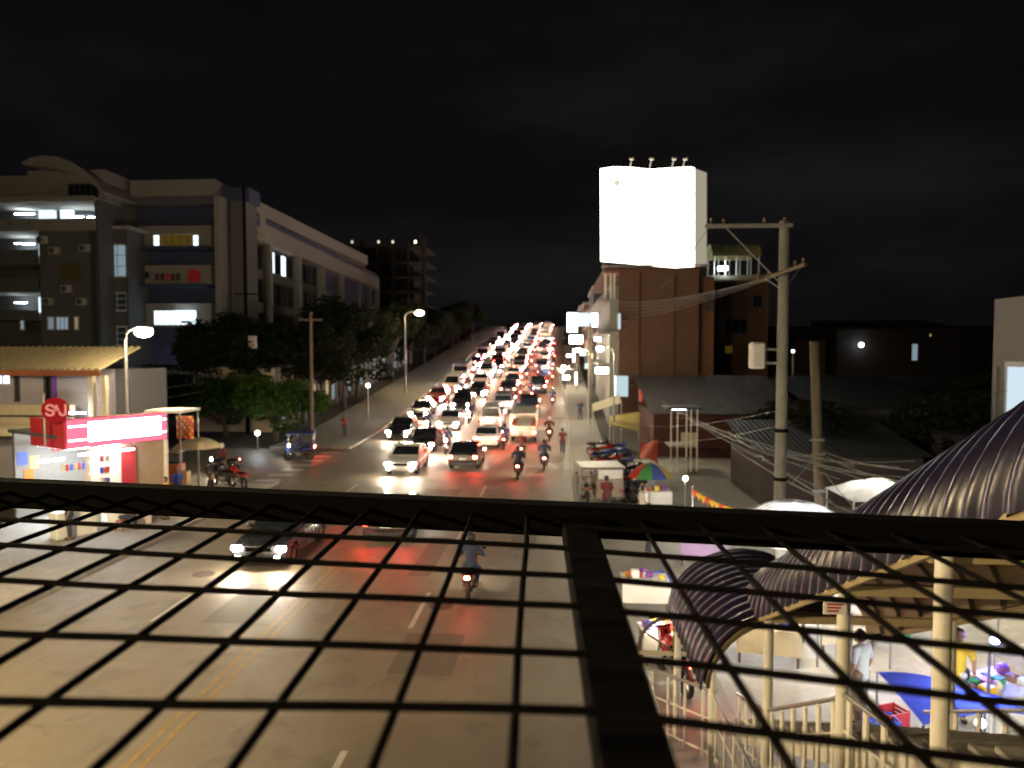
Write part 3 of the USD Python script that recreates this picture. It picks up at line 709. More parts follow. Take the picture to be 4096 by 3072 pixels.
# ------------------------------------------------------------------ street lamps
def street_lamp(name, label, base, top, arm, mat, r=0.26, group=None, pole_r=0.075):
    """base: foot; top: height of the arm; arm: (dx, dy) from the pole to the lens."""
    bx_, by_, bz_ = base
    t = thing(name, label, "street lamp", base, group=group)
    h = top - bz_
    part(t, "pole", J(cyl((0, 0, 0), (0, 0, h - 0.4), pole_r * 1.2, pole_r * 0.8, 10), cyl((0, 0, 0), (0, 0, 0.5), pole_r * 2, pole_r * 1.6, 10)), STEEL, smooth=50)
    P = np.array([(0, 0, h - 0.4), (arm[0] * 0.1, arm[1] * 0.1, h - 0.05), (arm[0] * 0.35, arm[1] * 0.35, h + 0.12), (arm[0], arm[1], h + 0.16)])
    part(t, "arm", tube(P, pole_r * 0.55, 7), STEEL)
    hd = trimesh.creation.icosphere(2); hd.apply_scale((0.42, 0.22, 0.10)); a = math.atan2(arm[1], arm[0])
    part(t, "lamp_head", move(hd, arm[0], arm[1], h + 0.2, rz=a), STEEL, smooth=60)
    ln = trimesh.creation.icosphere(1); ln.apply_scale((r * 1.2, r * 0.9, r * 0.75))
    part(t, "lens", move(ln, arm[0], arm[1], h + 0.02, rz=a), mat, smooth=60)
L1 = EM("street_lamp_glow", (1.0, 0.76, 0.42), 7800)
L2 = EM("street_lamp_glow_far", (1.0, 0.78, 0.42), 480)
L3 = EM("street_lamp_glow_soft", (1.0, 0.86, 0.58), 1700)
L4 = EM("street_lamp_glow_weak", (1.0, 0.82, 0.55), 420)
p = at(574, 1328, 30)
street_lamp("street_lamp", "tall street lamp with dazzling warm light behind the red lit shop", (-18.9, 30, 0.12), p[2], (p[0] + 18.9, 0), EM("street_lamp_glow_near", (1.0, 0.80, 0.50), 420), 0.34)
p = at(1678, 1252, 77)
street_lamp("street_lamp", "warm street lamp shining above the dark trees on the left", (p[0] - 1.6, 77, gz(77)), p[2], (1.6, 0), L2, 0.38)
street_lamp("street_lamp", "street lamp just behind the footbridge, its light falling on the near road", (-14.9, -5.5, 0.12), 9.3, (2.6, 0), L1, 0.22)
street_lamp("street_lamp", "street lamp on the left pavement beside the near lanes, left of the picture", (-16.4, 9.0, 0.12), 9.2, (2.2, 0), L1, 0.20)
street_lamp("street_lamp", "street lamp behind the footbridge on the market side", (4.9, -9, 0.1), 9.6, (-2.0, 0), L4, 0.20)
for i, (u, v, Y) in enumerate(((2400, 1398, 45), (2312, 1402, 60), (2276, 1424, 80), (2254, 1468, 100))):
    p = at(u, v, Y)
    lab = ["pale street lamp nearest the parked motorbikes on the right pavement", "pale street lamp just before the brown billboard building", "pale street lamp past the brown building, third up the hill on the right", "farthest pale street lamp on the right pavement up the hill"][i]
    street_lamp("street_lamp", lab, (p[0] + 0.9, Y, gz(Y) + 0.12), p[2], (-0.9, 0), L3, 0.17, pole_r=0.06)

# ------------------------------------------------------------------ left foreground: shop with the red lit fascia
PS1, PS2 = np.array([-17.75, 24.5]), np.array([-15.9, 27.8])
dS = PS2 - PS1; LS = np.linalg.norm(dS); aS = math.atan2(dS[1], dS[0])
SH = thing("corner_shop", "small open corner shop with glowing red and white fascia at left", "shop", (PS1[0], PS1[1], 0.12), aS)
# local: x along the front, -y out towards the road
part(SH, "fascia_face", b2(0.02, 0.75, -0.06, -0.02, 3.15, 4.2), E_SIGNP)
part(SH, "fascia_face", b2(3.55, LS, -0.06, -0.02, 3.15, 4.2), E_SIGNP)
part(SH, "fascia_lit_face", b2(0.75, 3.55, -0.065, -0.02, 3.35, 4.08), E_SIGNW)
part(SH, "fascia_band", b2(0.75, 3.55, -0.06, -0.02, 3.15, 3.345), E_SIGNP)
part(SH, "fascia_band", b2(0.75, 3.55, -0.06, -0.02, 4.085, 4.2), E_SIGNP)
for z in (3.42, 3.93):
    part(SH, "light_line", b2(0.05, 0.74, -0.08, -0.062, z, z + 0.05), E_SIGNW)
    part(SH, "light_line", b2(3.56, LS - 0.03, -0.08, -0.062, z, z + 0.05), E_SIGNW)
part(SH, "fascia_box", b2(0, LS, 0.0, 0.5, 3.13, 4.22), REDP)
part(SH, "side_fascia", b2(-0.06, -0.01, 0.0, 2.6, 3.13, 4.2), REDP)
part(SH, "roof", b2(-0.1, LS + 0.1, 0.5, 4.4, 3.5, 3.62), GREYW)
part(SH, "ceiling_light", b2(0.4, 2.4, 0.9, 3.2, 3.0, 3.06), E_SHOP)
part(SH, "ceiling_light", b2(0.2, 2.2, -0.5, -0.42, 2.92, 2.98), E_TUBE)
part(SH, "back_wall", b2(0, 2.6, 4.1, 4.3, 0, 3.5), WHITEP)
part(SH, "brown_wall", b2(2.55, LS - 0.06, 0.1, 4.1, 0, 3.12), M("tan_wall", (0.36, 0.27, 0.19), 0.8))
part(SH, "white_post", rb(LS - 0.1, LS + 0.02, -0.12, 0.02, 0, 3.12, 0.01), WHITEPAINT)
part(SH, "white_post", rb(0.95, 1.2, 0.05, 0.3, 0, 3.12, 0.02), WHITEPAINT)
part(SH, "red_panel", b2(1.95, 2.5, -0.05, 0.0, 0.9, 3.0), REDP)
for i in range(5):
    part(SH, "shelf", b2(1.25, 1.9, 0.6, 1.0, 0.6 + i * 0.45, 0.64 + i * 0.45), WHITEPAINT)
    for k in range(5):
        part(SH, "goods_box", rb(1.28 + k * 0.12, 1.37 + k * 0.12, 0.62, 0.9, 0.645 + i * 0.45, 0.88 + i * 0.45, 0.01), [REDP, WHITET, YEL, BLUET, ORANGEP][(i * 2 + k) % 5])
part(SH, "counter", rb(1.3, 2.7, -0.75, -0.15, 0, 0.95, 0.03), WHITET)
part(SH, "counter", rb(-0.6, 0.8, -0.45, 0.1, 0, 0.95, 0.03), WHITET)
part(SH, "glass_case", b2(1.4, 2.6, -0.7, -0.2, 0.96, 1.35), PANE("case_glass"))
for i, (x, z, m) in enumerate(((0.08, 2.2, BLUET), (0.5, 2.0, YEL), (1.35, 2.6, REDP), (0.3, 1.5, ORANGEP))):
    part(SH, "poster", b2(x, x + 0.34, 4.07, 4.095, z, z + 0.5), m)
for i in range(6):
    part(SH, "hanging_pack", rb(-0.02 + i * 0.14, 0.08 + i * 0.14, 0.3, 0.34, 2.3, 2.55, 0.01), [YEL, REDP, BLUET][i % 3])
for x in (-0.4, 0.1):
    part(SH, "hanging_lamp", rb(x, x + 0.4, 1.2, 1.28, 2.6, 2.68, 0.01), E_TUBE)

RS = thing("round_shop_sign", "round red sign with pale letters S&J above the corner shop", "sign")
c = at(222, 1640, 24.3)
part(RS, "disc", move(lathe([(0.0, 0.06), (0.42, 0.06), (0.45, 0.04), (0.45, -0.04), (0.42, -0.06), (0.0, -0.06)], 36), *c, rx=math.pi / 2, rz=0.25), EM("red_sign_glow", (0.75, 0.03, 0.03), 0.42), smooth=40)
LET = EM("sign_letter_glow", (1.0, 0.34, 0.24), 0.85)
for txt, h, dx, dz in (("S", 0.40, -0.34, -0.20), ("&", 0.20, -0.03, -0.02), ("J", 0.40, 0.10, -0.20)):
    m = meshkit.text_mesh(txt, h, 0.012, bold=True)
    part(RS, "letter", move(move(m, dx, dz, 0.062), *c, rx=math.pi / 2, rz=0.25), LET, smooth=False)
part(RS, "post", cyl((c[0] - 0.5, c[1] + 0.1, 3.4), (c[0] - 0.5, c[1] + 0.1, 5.3), 0.04, n=8), STEEL)
part(RS, "bracket", cyl((c[0] - 0.5, c[1] + 0.1, c[2]), (c[0] - 0.1, c[1] + 0.08, c[2]), 0.03, n=6), STEEL)

# two storey shophouse behind it
H = thing("tiled_roof_shophouse", "two storey cream shophouse with scalloped yellow lit roof at the left edge", "building")
YH = 31.0
tiles = M("roof_tile", (0.28, 0.23, 0.13), 0.8, var=0.4, scale=3, bump=0.3)
e0, e1 = at(-300, 1482, 30.0), at(398, 1482, 30.0)
zrt = at(0, 1392, 33.0)[2]
nt = 26
for i in range(nt):
    xa = e0[0] + (e1[0] - e0[0]) * i / nt
    w = (e1[0] - e0[0]) / nt
    P = np.array([[(xa + w * s, 30 + 3.2 * t - (0.0 if t else 0), e0[2] + (zrt - e0[2]) * t + 0.10 * math.sin(math.pi * s)) for s in np.linspace(0.04, 0.96, 7)] for t in np.linspace(0, 1, 4)])
    part(H, "roof_tile", grid(P[:, ::-1], 0.03), tiles, smooth=50)
part(H, "fascia_board", b2(e0[0], e1[0] + 0.1, 29.86, 29.94, e0[2] - 0.22, e0[2] + 0.02), M("fascia_red", (0.30, 0.10, 0.04), 0.7))
part(H, "upper_wall", b2(at(-300, 0, YH)[0], at(310, 0, YH)[0], YH, YH + 5, 0.1, e0[2]), M("lavender_wall", (0.36, 0.34, 0.40), 0.8))
part(H, "side_wing", b2(at(310, 0, YH)[0], at(385, 0, YH)[0], YH + 2, YH + 5, 0.1, e0[2]), GREYW)
for u in (325, 377):
    x = at(u, 0, 30.3)[0]
    part(H, "column", b2(x - 0.11, x + 0.11, 30.2, 30.42, 0.1, e0[2] - 0.22), CREAMW)
window(H, -60, 50, 1492, 1542, YH, 0.0, WFR, E_WIN, bars=2, rails=0)
window(H, 58, 82, 1492, 1606, YH, 0.0, DFR, NIGHTGLASS, bars=0, rails=1)
window(H, 176, 212, 1500, 1606, YH, 0.0, DFR, NIGHTGLASS, bars=0, rails=0)
part(H, "purple_post", pr(213, 230, 1505, 1606, YH, -0.12, -0.01), M("purple_paint", (0.22, 0.08, 0.45), 0.6))
part(H, "balcony_front", pr(-300, 345, 1612, 1655, YH, -0.8, -0.7), CREAMW)
part(H, "balcony_front", pr(-300, 345, 1660, 1690, YH, -0.86, -0.76), CREAMW)
part(H, "awning", grid(np.array([[at(u, 1692, YH - 0.7), at(u, 1745, YH - 2.4)] for u in np.linspace(410, -300, 12)])[:, ::-1], 0.04), CREAMT)
fluo(H, 372, 1640, YH, -1.2, 0.9)

# snack rack, cart, boxes, umbrella beside the shop
SR = thing("snack_stall", "stall roof edge hung with strips of red and yellow snack packs", "stall", (0, 0, 0))
s0, s1 = at(608, 1646, 30.5), at(752, 1650, 30.5)
part(SR, "roof", rb(s0[0], s1[0], 29.9, 31.6, s0[2] - 0.02, s0[2] + 0.1, 0.01), WHITET)
for x, y in ((s1[0] - 0.08, 29.95), (s1[0] - 0.08, 31.5), (s0[0] + 0.1, 31.5)):
    part(SR, "post", cyl((x, y, 0.12), (x, y, s0[2]), 0.035, n=6), STEEL)
YELP = M("yellow_pack", (0.75, 0.50, 0.02), 0.4); REDK = M("red_pack", (0.65, 0.06, 0.03), 0.4)
for i in range(7):
    x = at(675, 0, 30)[0] + i * 0.115
    for k in range(7):
        z = s0[2] - 0.14 - k * 0.145
        part(SR, "snack_pack", rb(x - 0.045, x + 0.045, 29.93 + 0.02 * ((i + k) % 2), 29.96 + 0.02 * ((i + k) % 2), z - 0.13, z, 0.012), YELP if (i * 3 + k * 2) % 5 < 2 else REDK)
CT = thing("food_cart", "orange food cart with glass case under the snack stall", "cart")
c0_, c1_ = at(616, 0, 31)[0], at(690, 0, 31)[0]
part(CT, "cabinet", rb(c0_, c1_, 30.6, 31.3, 0.45, 1.75, 0.03), ORANGEP)
part(CT, "glass_case", b2(c0_ + 0.04, c1_ - 0.04, 30.65, 31.25, 1.76, 2.25), PANE("case_glass"))
part(CT, "lid", rb(c0_, c1_, 30.6, 31.3, 2.25, 2.32, 0.02), STEEL)
for x in (c0_ + 0.15, c1_ - 0.15):
    part(CT, "wheel", move(cyl((0, -0.03, 0), (0, 0.03, 0), 0.2, n=16), x, 30.55, 0.33), RUBBER)
    part(CT, "leg", b2(x - 0.02, x + 0.02, 31.2, 31.24, 0.12, 0.46), STEEL)
BX = solo("yellow_box", rb(at(690, 0, 30.5)[0], at(720, 0, 30.5)[0], 30.2, 30.6, 0.9, 1.5, 0.03), M("yellow_box_paint", (0.75, 0.55, 0.22), 0.5), "pale yellow box standing right of the orange food cart", "box")
solo("box_stand", J(*[b2(at(690, 0, 30.5)[0] + a, at(690, 0, 30.5)[0] + a + 0.04, 30.22 + b, 30.26 + b, 0.12, 0.89) for a in (0, 0.28) for b in (0, 0.3)], b2(at(690, 0, 30.5)[0], at(720, 0, 30.5)[0], 30.2, 30.6, 0.86, 0.895)), STEEL, "small steel stand under the pale yellow box", "stand")

SEAM = M("seam_grey", (0.2, 0.2, 0.2), 0.7)
def umbrella(label, c, r, ztop, zrim, mats, n=8, seams=0, group=None, zfoot=0.12, ex=1.9):
    t = thing("market_umbrella", label, "umbrella", (c[0], c[1], 0), group=group)
    for k in range(n):
        a0_, a1_ = 2 * math.pi * k / n, 2 * math.pi * (k + 1) / n
        P = []
        for s in np.linspace(0, 1, 7):
            z = ztop - (ztop - zrim) * (s ** ex)
            row = []
            for w in np.linspace(0, 1, 5):
                a = a0_ + (a1_ - a0_) * w
                rr_ = r * s * (1 - 0.05 * math.sin(math.pi * w) * s)
                row.append((max(rr_, 0.01) * math.cos(a), max(rr_, 0.01) * math.sin(a), z))
            P.append(row)
        part(t, "panel", grid(np.array(P), 0.0 if seams else 0.004), mats[k % len(mats)], smooth=50)
        a = a0_
        part(t, "rib", tube(np.array([(r * s * math.cos(a), r * s * math.sin(a), ztop - (ztop - zrim) * s ** ex + (0.008 if seams else -0.02)) for s in np.linspace(0.02, 1, 7)]), 0.008 if seams else 0.012, 4), SEAM if seams else STEEL)
    for j in range(seams):
        s = (j + 1) / (seams + 0.4)
        part(t, "seam", tube(np.array([(r * s * math.cos(a), r * s * math.sin(a), ztop - (ztop - zrim) * s ** ex + 0.006) for a in np.linspace(0, 2 * math.pi, 33)]), 0.006, 4), SEAM)
    part(t, "pole", cyl((0, 0, zfoot), (0, 0, ztop + 0.06), 0.022, n=8), STEEL)
    return t
umbrella("cream umbrella right of the orange food cart", at(790, 1780, 31.5), 1.10, 2.88, 2.42, [CREAMT])
umbrella("umbrella with red, green and yellow panels among the parked motorbikes", at(2600, 1890, 30), 0.92, 2.15, 1.55, [M("umbrella_red", (0.5, 0.03, 0.03), 0.7), M("umbrella_green", (0.04, 0.20, 0.05), 0.7), M("umbrella_blue", (0.04, 0.06, 0.22), 0.7), M("umbrella_yellow", (0.6, 0.38, 0.04), 0.7)])
t = umbrella("big white dome umbrella with dark panel seams beside the stairway roof", (5.93, 18.0), 1.5, 3.06, 2.2, [THINW], n=20, seams=4, ex=2.6)
part(t, "hanging_bulb", move(trimesh.creation.icosphere(1, 0.09), 0.25, 0, 1.9), EM("umbrella_bulb", (0.95, 0.96, 1.0), 1300), smooth=60)
# ------------------------------------------------------------------ vehicles (kinds, forward = +y, origin on the ground)
TYRE_M = trimesh.creation.torus(0.235, 0.085, 18, 8)
def wheel(parent, x, y, r=0.31, w=0.2):
    t = lathe([(r * 0.62, -w / 2), (r * 0.93, -w / 2), (r, -w * 0.3), (r, w * 0.3), (r * 0.93, w / 2), (r * 0.62, w / 2), (r * 0.62, -w / 2)], 18)
    p = part(parent, "wheel", move(t, x, y, r, ry=math.pi / 2), RUBBER)
    rim = J(move(cyl((0, 0, -w * 0.36), (0, 0, w * 0.36), r * 0.6, n=16), x, y, r, ry=math.pi / 2))
    part(p, "rim", rim, CHROME)
def taper(m, z0, k, y0=None, ky=0.0):
    v = np.array(m.vertices); v[:, 0] *= 1 - k * np.clip(v[:, 2] - z0, 0, None)
    if ky:
        v[:, 0] *= 1 - ky * np.clip(np.abs(v[:, 1]) - y0, 0, None) ** 2
    return trimesh.Trimesh(v, m.faces, process=False)
def quad(a, b, c, d, t=0.012):
    return grid(np.array([[a, b], [d, c]]), t)

def make_car(kind, paint, shape="sedan", head=E_HEAD):
    k = proto(kind)
    if shape == "sedan":
        L, W, belt, wb = 4.4, 1.74, 0.92, (1.36, -1.28)
        low = [(-2.18, 0.32), (-2.22, 0.62), (-2.16, 0.90), (-1.70, 0.97), (0.80, 0.95), (1.60, 0.84), (2.08, 0.72), (2.20, 0.52), (2.16, 0.30)]
        cab = [(-1.82, 0.95), (-1.15, 1.40), (-0.5, 1.46), (0.12, 1.42), (0.95, 0.94)]
    elif shape == "suv":
        L, W, belt, wb = 4.6, 1.82, 1.08, (1.42, -1.36)
        low = [(-2.25, 0.38), (-2.30, 0.70), (-2.26, 1.08), (0.85, 1.10), (1.75, 1.02), (2.18, 0.92), (2.30, 0.62), (2.26, 0.36)]
        cab = [(-2.22, 1.08), (-2.02, 1.70), (-0.5, 1.78), (0.25, 1.72), (1.05, 1.09)]
    else:
        L, W, belt, wb = 4.9, 1.80, 1.10, (1.55, -1.45)
        low = [(-2.42, 0.36), (-2.45, 0.8), (-2.44, 1.12), (1.75, 1.12), (2.25, 0.98), (2.42, 0.66), (2.38, 0.34)]
        cab = [(-2.40, 1.10), (-2.28, 1.92), (-0.5, 1.98), (1.05, 1.92), (1.95, 1.10)]
    R = 0.31 if shape == "sedan" else 0.35
    poly = Polygon(low)
    for y in wb:
        poly = poly.difference(Point(y, R).buffer(R + 0.06, 12))
    body = trimesh.creation.extrude_polygon(poly.buffer(0.04).buffer(-0.04), W, engine="earcut")
    v = np.array(body.vertices); body = trimesh.Trimesh(np.stack([v[:, 2] - W / 2, v[:, 0], v[:, 1]], 1), body.faces, process=False)
    part(k, "body", taper(body, 0.6, 0.10, L * 0.36, 0.16), paint)
    cabm = prism(cab, W - 0.10)
    cabm = taper(cabm, belt, 0.26)
    part(k, "cabin", cabm, paint)
    hx = lambda z: (W - 0.10) / 2 * (1 - 0.26 * max(z - belt, 0)) + 0.012
    (ra, rz_), (rb_, rzt), (tm, tz), (fb_, fzt), (fa, fz) = cab
    lerp = lambda a, b, t: a + (b - a) * t
    for s in (-1, 1):
        for y0b, y0t, y1b, y1t in ((lerp(ra, fa, 0.16), lerp(rb_, fb_, 0.10), lerp(ra, fa, 0.46), lerp(rb_, fb_, 0.50)), (lerp(ra, fa, 0.49), lerp(rb_, fb_, 0.54), lerp(ra, fa, 0.86), lerp(rb_, fb_, 0.96))):
            zb_, zt_ = belt + 0.06, tz - 0.10
            pts = [(s * hx(zb_), y0b, zb_), (s * hx(zb_), y1b, zb_), (s * hx(zt_), y1t, zt_), (s * hx(zt_), y0t, zt_)]
            part(k, "side_window", quad(*(pts if s > 0 else pts[::-1])), NIGHTGLASS)
    def screen(yb, zb_, yt, zt_, sign, nm):
        a, b = lerp(yb, yt, 0.10), lerp(yb, yt, 0.92); za, zb2 = lerp(zb_, zt_, 0.10), lerp(zb_, zt_, 0.92)
        n = np.array([0, (zt_ - zb_), -(yt - yb)]); n = n / np.linalg.norm(n) * 0.015 * (1 if n[1] * sign > 0 else -1)
        pts = [np.array((-hx(za) * 0.92, a, za)) + n, np.array((hx(za) * 0.92, a, za)) + n, np.array((hx(zb2) * 0.92, b, zb2)) + n, np.array((-hx(zb2) * 0.92, b, zb2)) + n]
        part(k, nm, quad(*(pts if sign < 0 else pts[::-1])), NIGHTGLASS)
    screen(fa, fz, fb_, fzt, 1, "windscreen"); screen(ra, rz_, rb_, rzt, -1, "rear_window")
    for s in (-1, 1):
        for y in wb:
            wheel(k, s * (W / 2 - 0.10), y, R)
        yf, yr = low[-2][0], low[1][0]
        part(k, "headlight", rb(s * W * 0.41 - 0.15, s * W * 0.41 + 0.15, yf - 0.13, yf - 0.01, belt - 0.32, belt - 0.19, 0.03), head)
        part(k, "tail_light", rb(s * W * 0.41 - 0.11, s * W * 0.41 + 0.11, yr - 0.015, yr + 0.12, belt - 0.20, belt - 0.06, 0.02), E_TAIL)
        part(k, "mirror", rb(s * (W / 2 + 0.09) - 0.08, s * (W / 2 + 0.09) + 0.08, fa - 0.42, fa - 0.30, belt + 0.02, belt + 0.15, 0.03), paint)
    part(k, "front_bumper", rb(-W * 0.45, W * 0.45, low[-2][0] - 0.12, low[-2][0] + 0.05, 0.30, 0.50, 0.04), paint)
    part(k, "rear_bumper", rb(-W * 0.46, W * 0.46, low[1][0] - 0.06, low[1][0] + 0.12, 0.32, 0.54, 0.04), paint)
    for s in (-1, 1):
        part(k, "fog_lamp", rb(s * W * 0.36 - 0.07, s * W * 0.36 + 0.07, low[-2][0] + 0.03, low[-2][0] + 0.06, 0.36, 0.44, 0.01), head)
    part(k, "grille", rb(-0.42, 0.42, low[-2][0] - 0.05, low[-2][0] + 0.015, belt - 0.34, belt - 0.22, 0.01), BLACK)
    part(k, "number_plate", rb(-0.2, 0.2, low[1][0] - 0.035, low[1][0] + 0.0, 0.64, 0.76, 0.005), WHITET)

def make_jeepney(kind, paint, lit=True):
    k = proto(kind)
    W = 1.9
    part(k, "body", taper(prism([(-3.0, 0.55), (-3.0, 1.25), (1.2, 1.25), (1.2, 0.55)], W), 5, 0), paint)
    part(k, "bonnet", taper(prism([(1.2, 0.55), (1.2, 1.30), (2.75, 1.15), (2.9, 0.95), (2.9, 0.55)], 1.35), 5, 0, 1.6, 0.06), CHROME)
    part(k, "roof", rb(-3.1, 0, 0, 1, 0, 1) if False else rb(-W / 2 - 0.03, W / 2 + 0.03, -3.05, 1.35, 2.05, 2.22, 0.06), paint)
    part(k, "cab_top", prism([(0.9, 1.25), (0.9, 2.05), (1.2, 2.05), (1.42, 1.3)], W - 0.06), paint)
    part(k, "windscreen", quad((W * 0.44, 1.435, 1.34), (-W * 0.44, 1.435, 1.34), (-W * 0.44, 1.235, 1.98), (W * 0.44, 1.235, 1.98)), NIGHTGLASS)
    for s in (-1, 1):
        for i in range(6):
            y = -2.95 + i * 0.76
            part(k, "window_post", b2(s * W / 2 - 0.03, s * W / 2 + 0.03, y, y + 0.07, 1.25, 2.06), paint)
        part(k, "inner_bench", rb(s * 0.72 - 0.2, s * 0.72 + 0.2, -2.8, 0.6, 1.25, 1.36, 0.02), REDP)
        part(k, "mudguard", rb(s * 0.80 - 0.16, s * 0.80 + 0.16, 1.5, 2.85, 0.72, 0.86, 0.05), paint)
        wheel(k, s * 0.80, 2.15, 0.36, 0.2); wheel(k, s * 0.82, -2.0, 0.36, 0.22)
        part(k, "headlight", move(lathe([(0.0, 0.06), (0.10, 0.05), (0.13, 0.0), (0.13, -0.08), (0.0, -0.1)], 14), s * 0.52, 2.92, 0.95, rx=-math.pi / 2), E_HEADW if lit else CHROME)
        part(k, "tail_light", rb(s * 0.78 - 0.09, s * 0.78 + 0.09, -3.05, -2.99, 0.75, 0.9, 0.02), E_TAIL if lit else REDP)
        part(k, "roof_rail", cyl((s * 0.85, -2.9, 2.36), (s * 0.85, 1.1, 2.36), 0.022, n=6), CHROME)
        part(k, "stripe", b2(s * (W / 2 + 0.004) - 0.004, s * (W / 2 + 0.004) + 0.004, -2.9, 1.1, 0.86, 1.02), M("jeepney_stripe_red", (0.5, 0.04, 0.03), 0.4))
    for i in range(6):
        part(k, "grille_bar", b2(-0.34 + i * 0.13, -0.28 + i * 0.13, 2.9, 2.93, 0.66, 1.08), CHROME)
    part(k, "front_bumper", rb(-0.9, 0.9, 2.95, 3.1, 0.42, 0.58, 0.04), CHROME)
    part(k, "sign_board", rb(-0.75, 0.75, 1.36, 1.42, 2.05, 2.3, 0.02), M("sign_board_dark", (0.05, 0.05, 0.12), 0.4))
    part(k, "step", rb(-0.5, 0.5, -3.35, -3.0, 0.42, 0.5, 0.02), STEEL)
    for s in (-0.5, 0.5):
        part(k, "cabin_lamp", b2(-0.05, 0.05, s * 2 - 1.2, s * 2 - 0.9, 2.0, 2.04), EM("cabin_lamp_glow", (0.8, 0.9, 1.0), 6))

def make_bike(kind, paint, sidecar=False, lit=True):
    k = proto(kind)
    for y in (0.64, -0.60):
        t = lathe([(0.22, -0.045), (0.285, -0.04), (0.30, 0.0), (0.285, 0.04), (0.22, 0.045), (0.22, -0.045)], 18)
        p = part(k, "wheel", move(t, 0, y, 0.30, ry=math.pi / 2), RUBBER)
        part(p, "rim", J(*[cyl((0, y, 0.30), (0.0, y + 0.22 * math.cos(a), 0.30 + 0.22 * math.sin(a)), 0.012, n=4) for a in np.arange(5) * 2 * math.pi / 5]), CHROME)
    part(k, "frame", J(tube([(0, 0.42, 0.95), (0, 0.25, 0.62), (0, -0.1, 0.42), (0, -0.45, 0.62)], 0.03, 6), tube([(0, 0.40, 0.92), (0, 0.0, 0.72), (0, -0.55, 0.76)], 0.025, 6), tube([(0.08, -0.6, 0.30), (0.08, -0.1, 0.38)], 0.02, 5), tube([(-0.08, -0.6, 0.30), (-0.08, -0.1, 0.38)], 0.02, 5)), BLACK)
    part(k, "engine", rb(-0.13, 0.13, -0.12, 0.20, 0.26, 0.50, 0.05), STEEL)
    for s in (-1, 1):
        part(k, "fork", tube([(s * 0.07, 0.66, 0.30), (s * 0.07, 0.44, 0.98)], 0.022, 6), CHROME)
    tk = trimesh.creation.icosphere(2); tk.apply_scale((0.13, 0.26, 0.12))
    part(k, "fuel_tank", move(tk, 0, 0.14, 0.82), paint, smooth=60)
    part(k, "seat", rb(-0.12, 0.12, -0.72, -0.02, 0.74, 0.83, 0.04), BLACK)
    part(k, "tail_fairing", prism([(-0.9, 0.72), (-0.88, 0.82), (-0.3, 0.74), (-0.3, 0.58)], 0.18), paint)
    part(k, "front_fairing", prism([(0.36, 0.78), (0.46, 1.05), (0.60, 0.98), (0.60, 0.80), (0.46, 0.70)], 0.24), paint)
    part(k, "mudguard", grid(np.array([[(x, 0.64 + 0.33 * math.cos(a), 0.30 + 0.33 * math.sin(a)) for x in (-0.06, 0.06)] for a in np.linspace(0.3, 2.5, 8)]), 0.008), paint)
    part(k, "handlebar", tube([(-0.36, 0.30, 1.06), (-0.2, 0.40, 1.04), (0.2, 0.40, 1.04), (0.36, 0.30, 1.06)], 0.016, 6), BLACK)
    for s in (-1, 1):
        part(k, "mirror", J(cyl((s * 0.26, 0.36, 1.05), (s * 0.34, 0.34, 1.24), 0.007, n=4), rb(s * 0.34 - 0.055, s * 0.34 + 0.055, 0.33, 0.35, 1.22, 1.29, 0.008)), BLACK)
    part(k, "exhaust", tube([(0.14, 0.15, 0.30), (0.15, -0.3, 0.28), (0.16, -0.85, 0.40)], 0.038, 7), CHROME)
    part(k, "headlight", move(lathe([(0.0, 0.04), (0.06, 0.03), (0.085, 0.0), (0.0, -0.05)], 10), 0, 0.61, 0.92, rx=-math.pi / 2), E_HEAD if lit else CHROME)
    part(k, "tail_light", rb(-0.07, 0.07, -0.93, -0.87, 0.72, 0.80, 0.01), E_TAIL if lit else REDP)
    if sidecar:
        part(k, "sidecar_floor", rb(0.35, 1.55, -0.85, 0.75, 0.30, 0.38, 0.03), STEEL)
        part(k, "sidecar_body", J(rb(0.35, 1.55, 0.70, 0.78, 0.36, 1.05, 0.03), rb(0.35, 1.55, -0.88, -0.80, 0.36, 1.15, 0.03), rb(1.50, 1.57, -0.85, 0.75, 0.36, 0.85, 0.03)), paint)
        part(k, "sidecar_roof", rb(-0.35, 1.62, -0.95, 0.85, 1.62, 1.70, 0.04), paint)
        part(k, "sidecar_seat", rb(0.45, 1.45, -0.78, -0.35, 0.55, 0.75, 0.05), REDP)
        for x, y in ((0.38, 0.72), (1.52, 0.72), (0.38, -0.84), (1.52, -0.84), (-0.28, 0.30), (-0.28, -0.84)):
            part(k, "roof_post", cyl((x, y, 0.40 if x > 0 else 0.72), (x, y, 1.63), 0.018, n=6), CHROME)
        t = lathe([(0.18, -0.045), (0.24, -0.04), (0.25, 0.0), (0.24, 0.04), (0.18, 0.045), (0.18, -0.045)], 16)
        part(k, "wheel", move(t, 1.66, -0.35, 0.25, ry=math.pi / 2), RUBBER)
        part(k, "back_panel", rb(0.42, 1.48, -0.90, -0.885, 1.18, 1.58, 0.005), WHITET)
        part(k, "tail_light", rb(1.35, 1.5, -0.93, -0.885, 0.6, 0.7, 0.01), E_TAIL if lit else REDP)

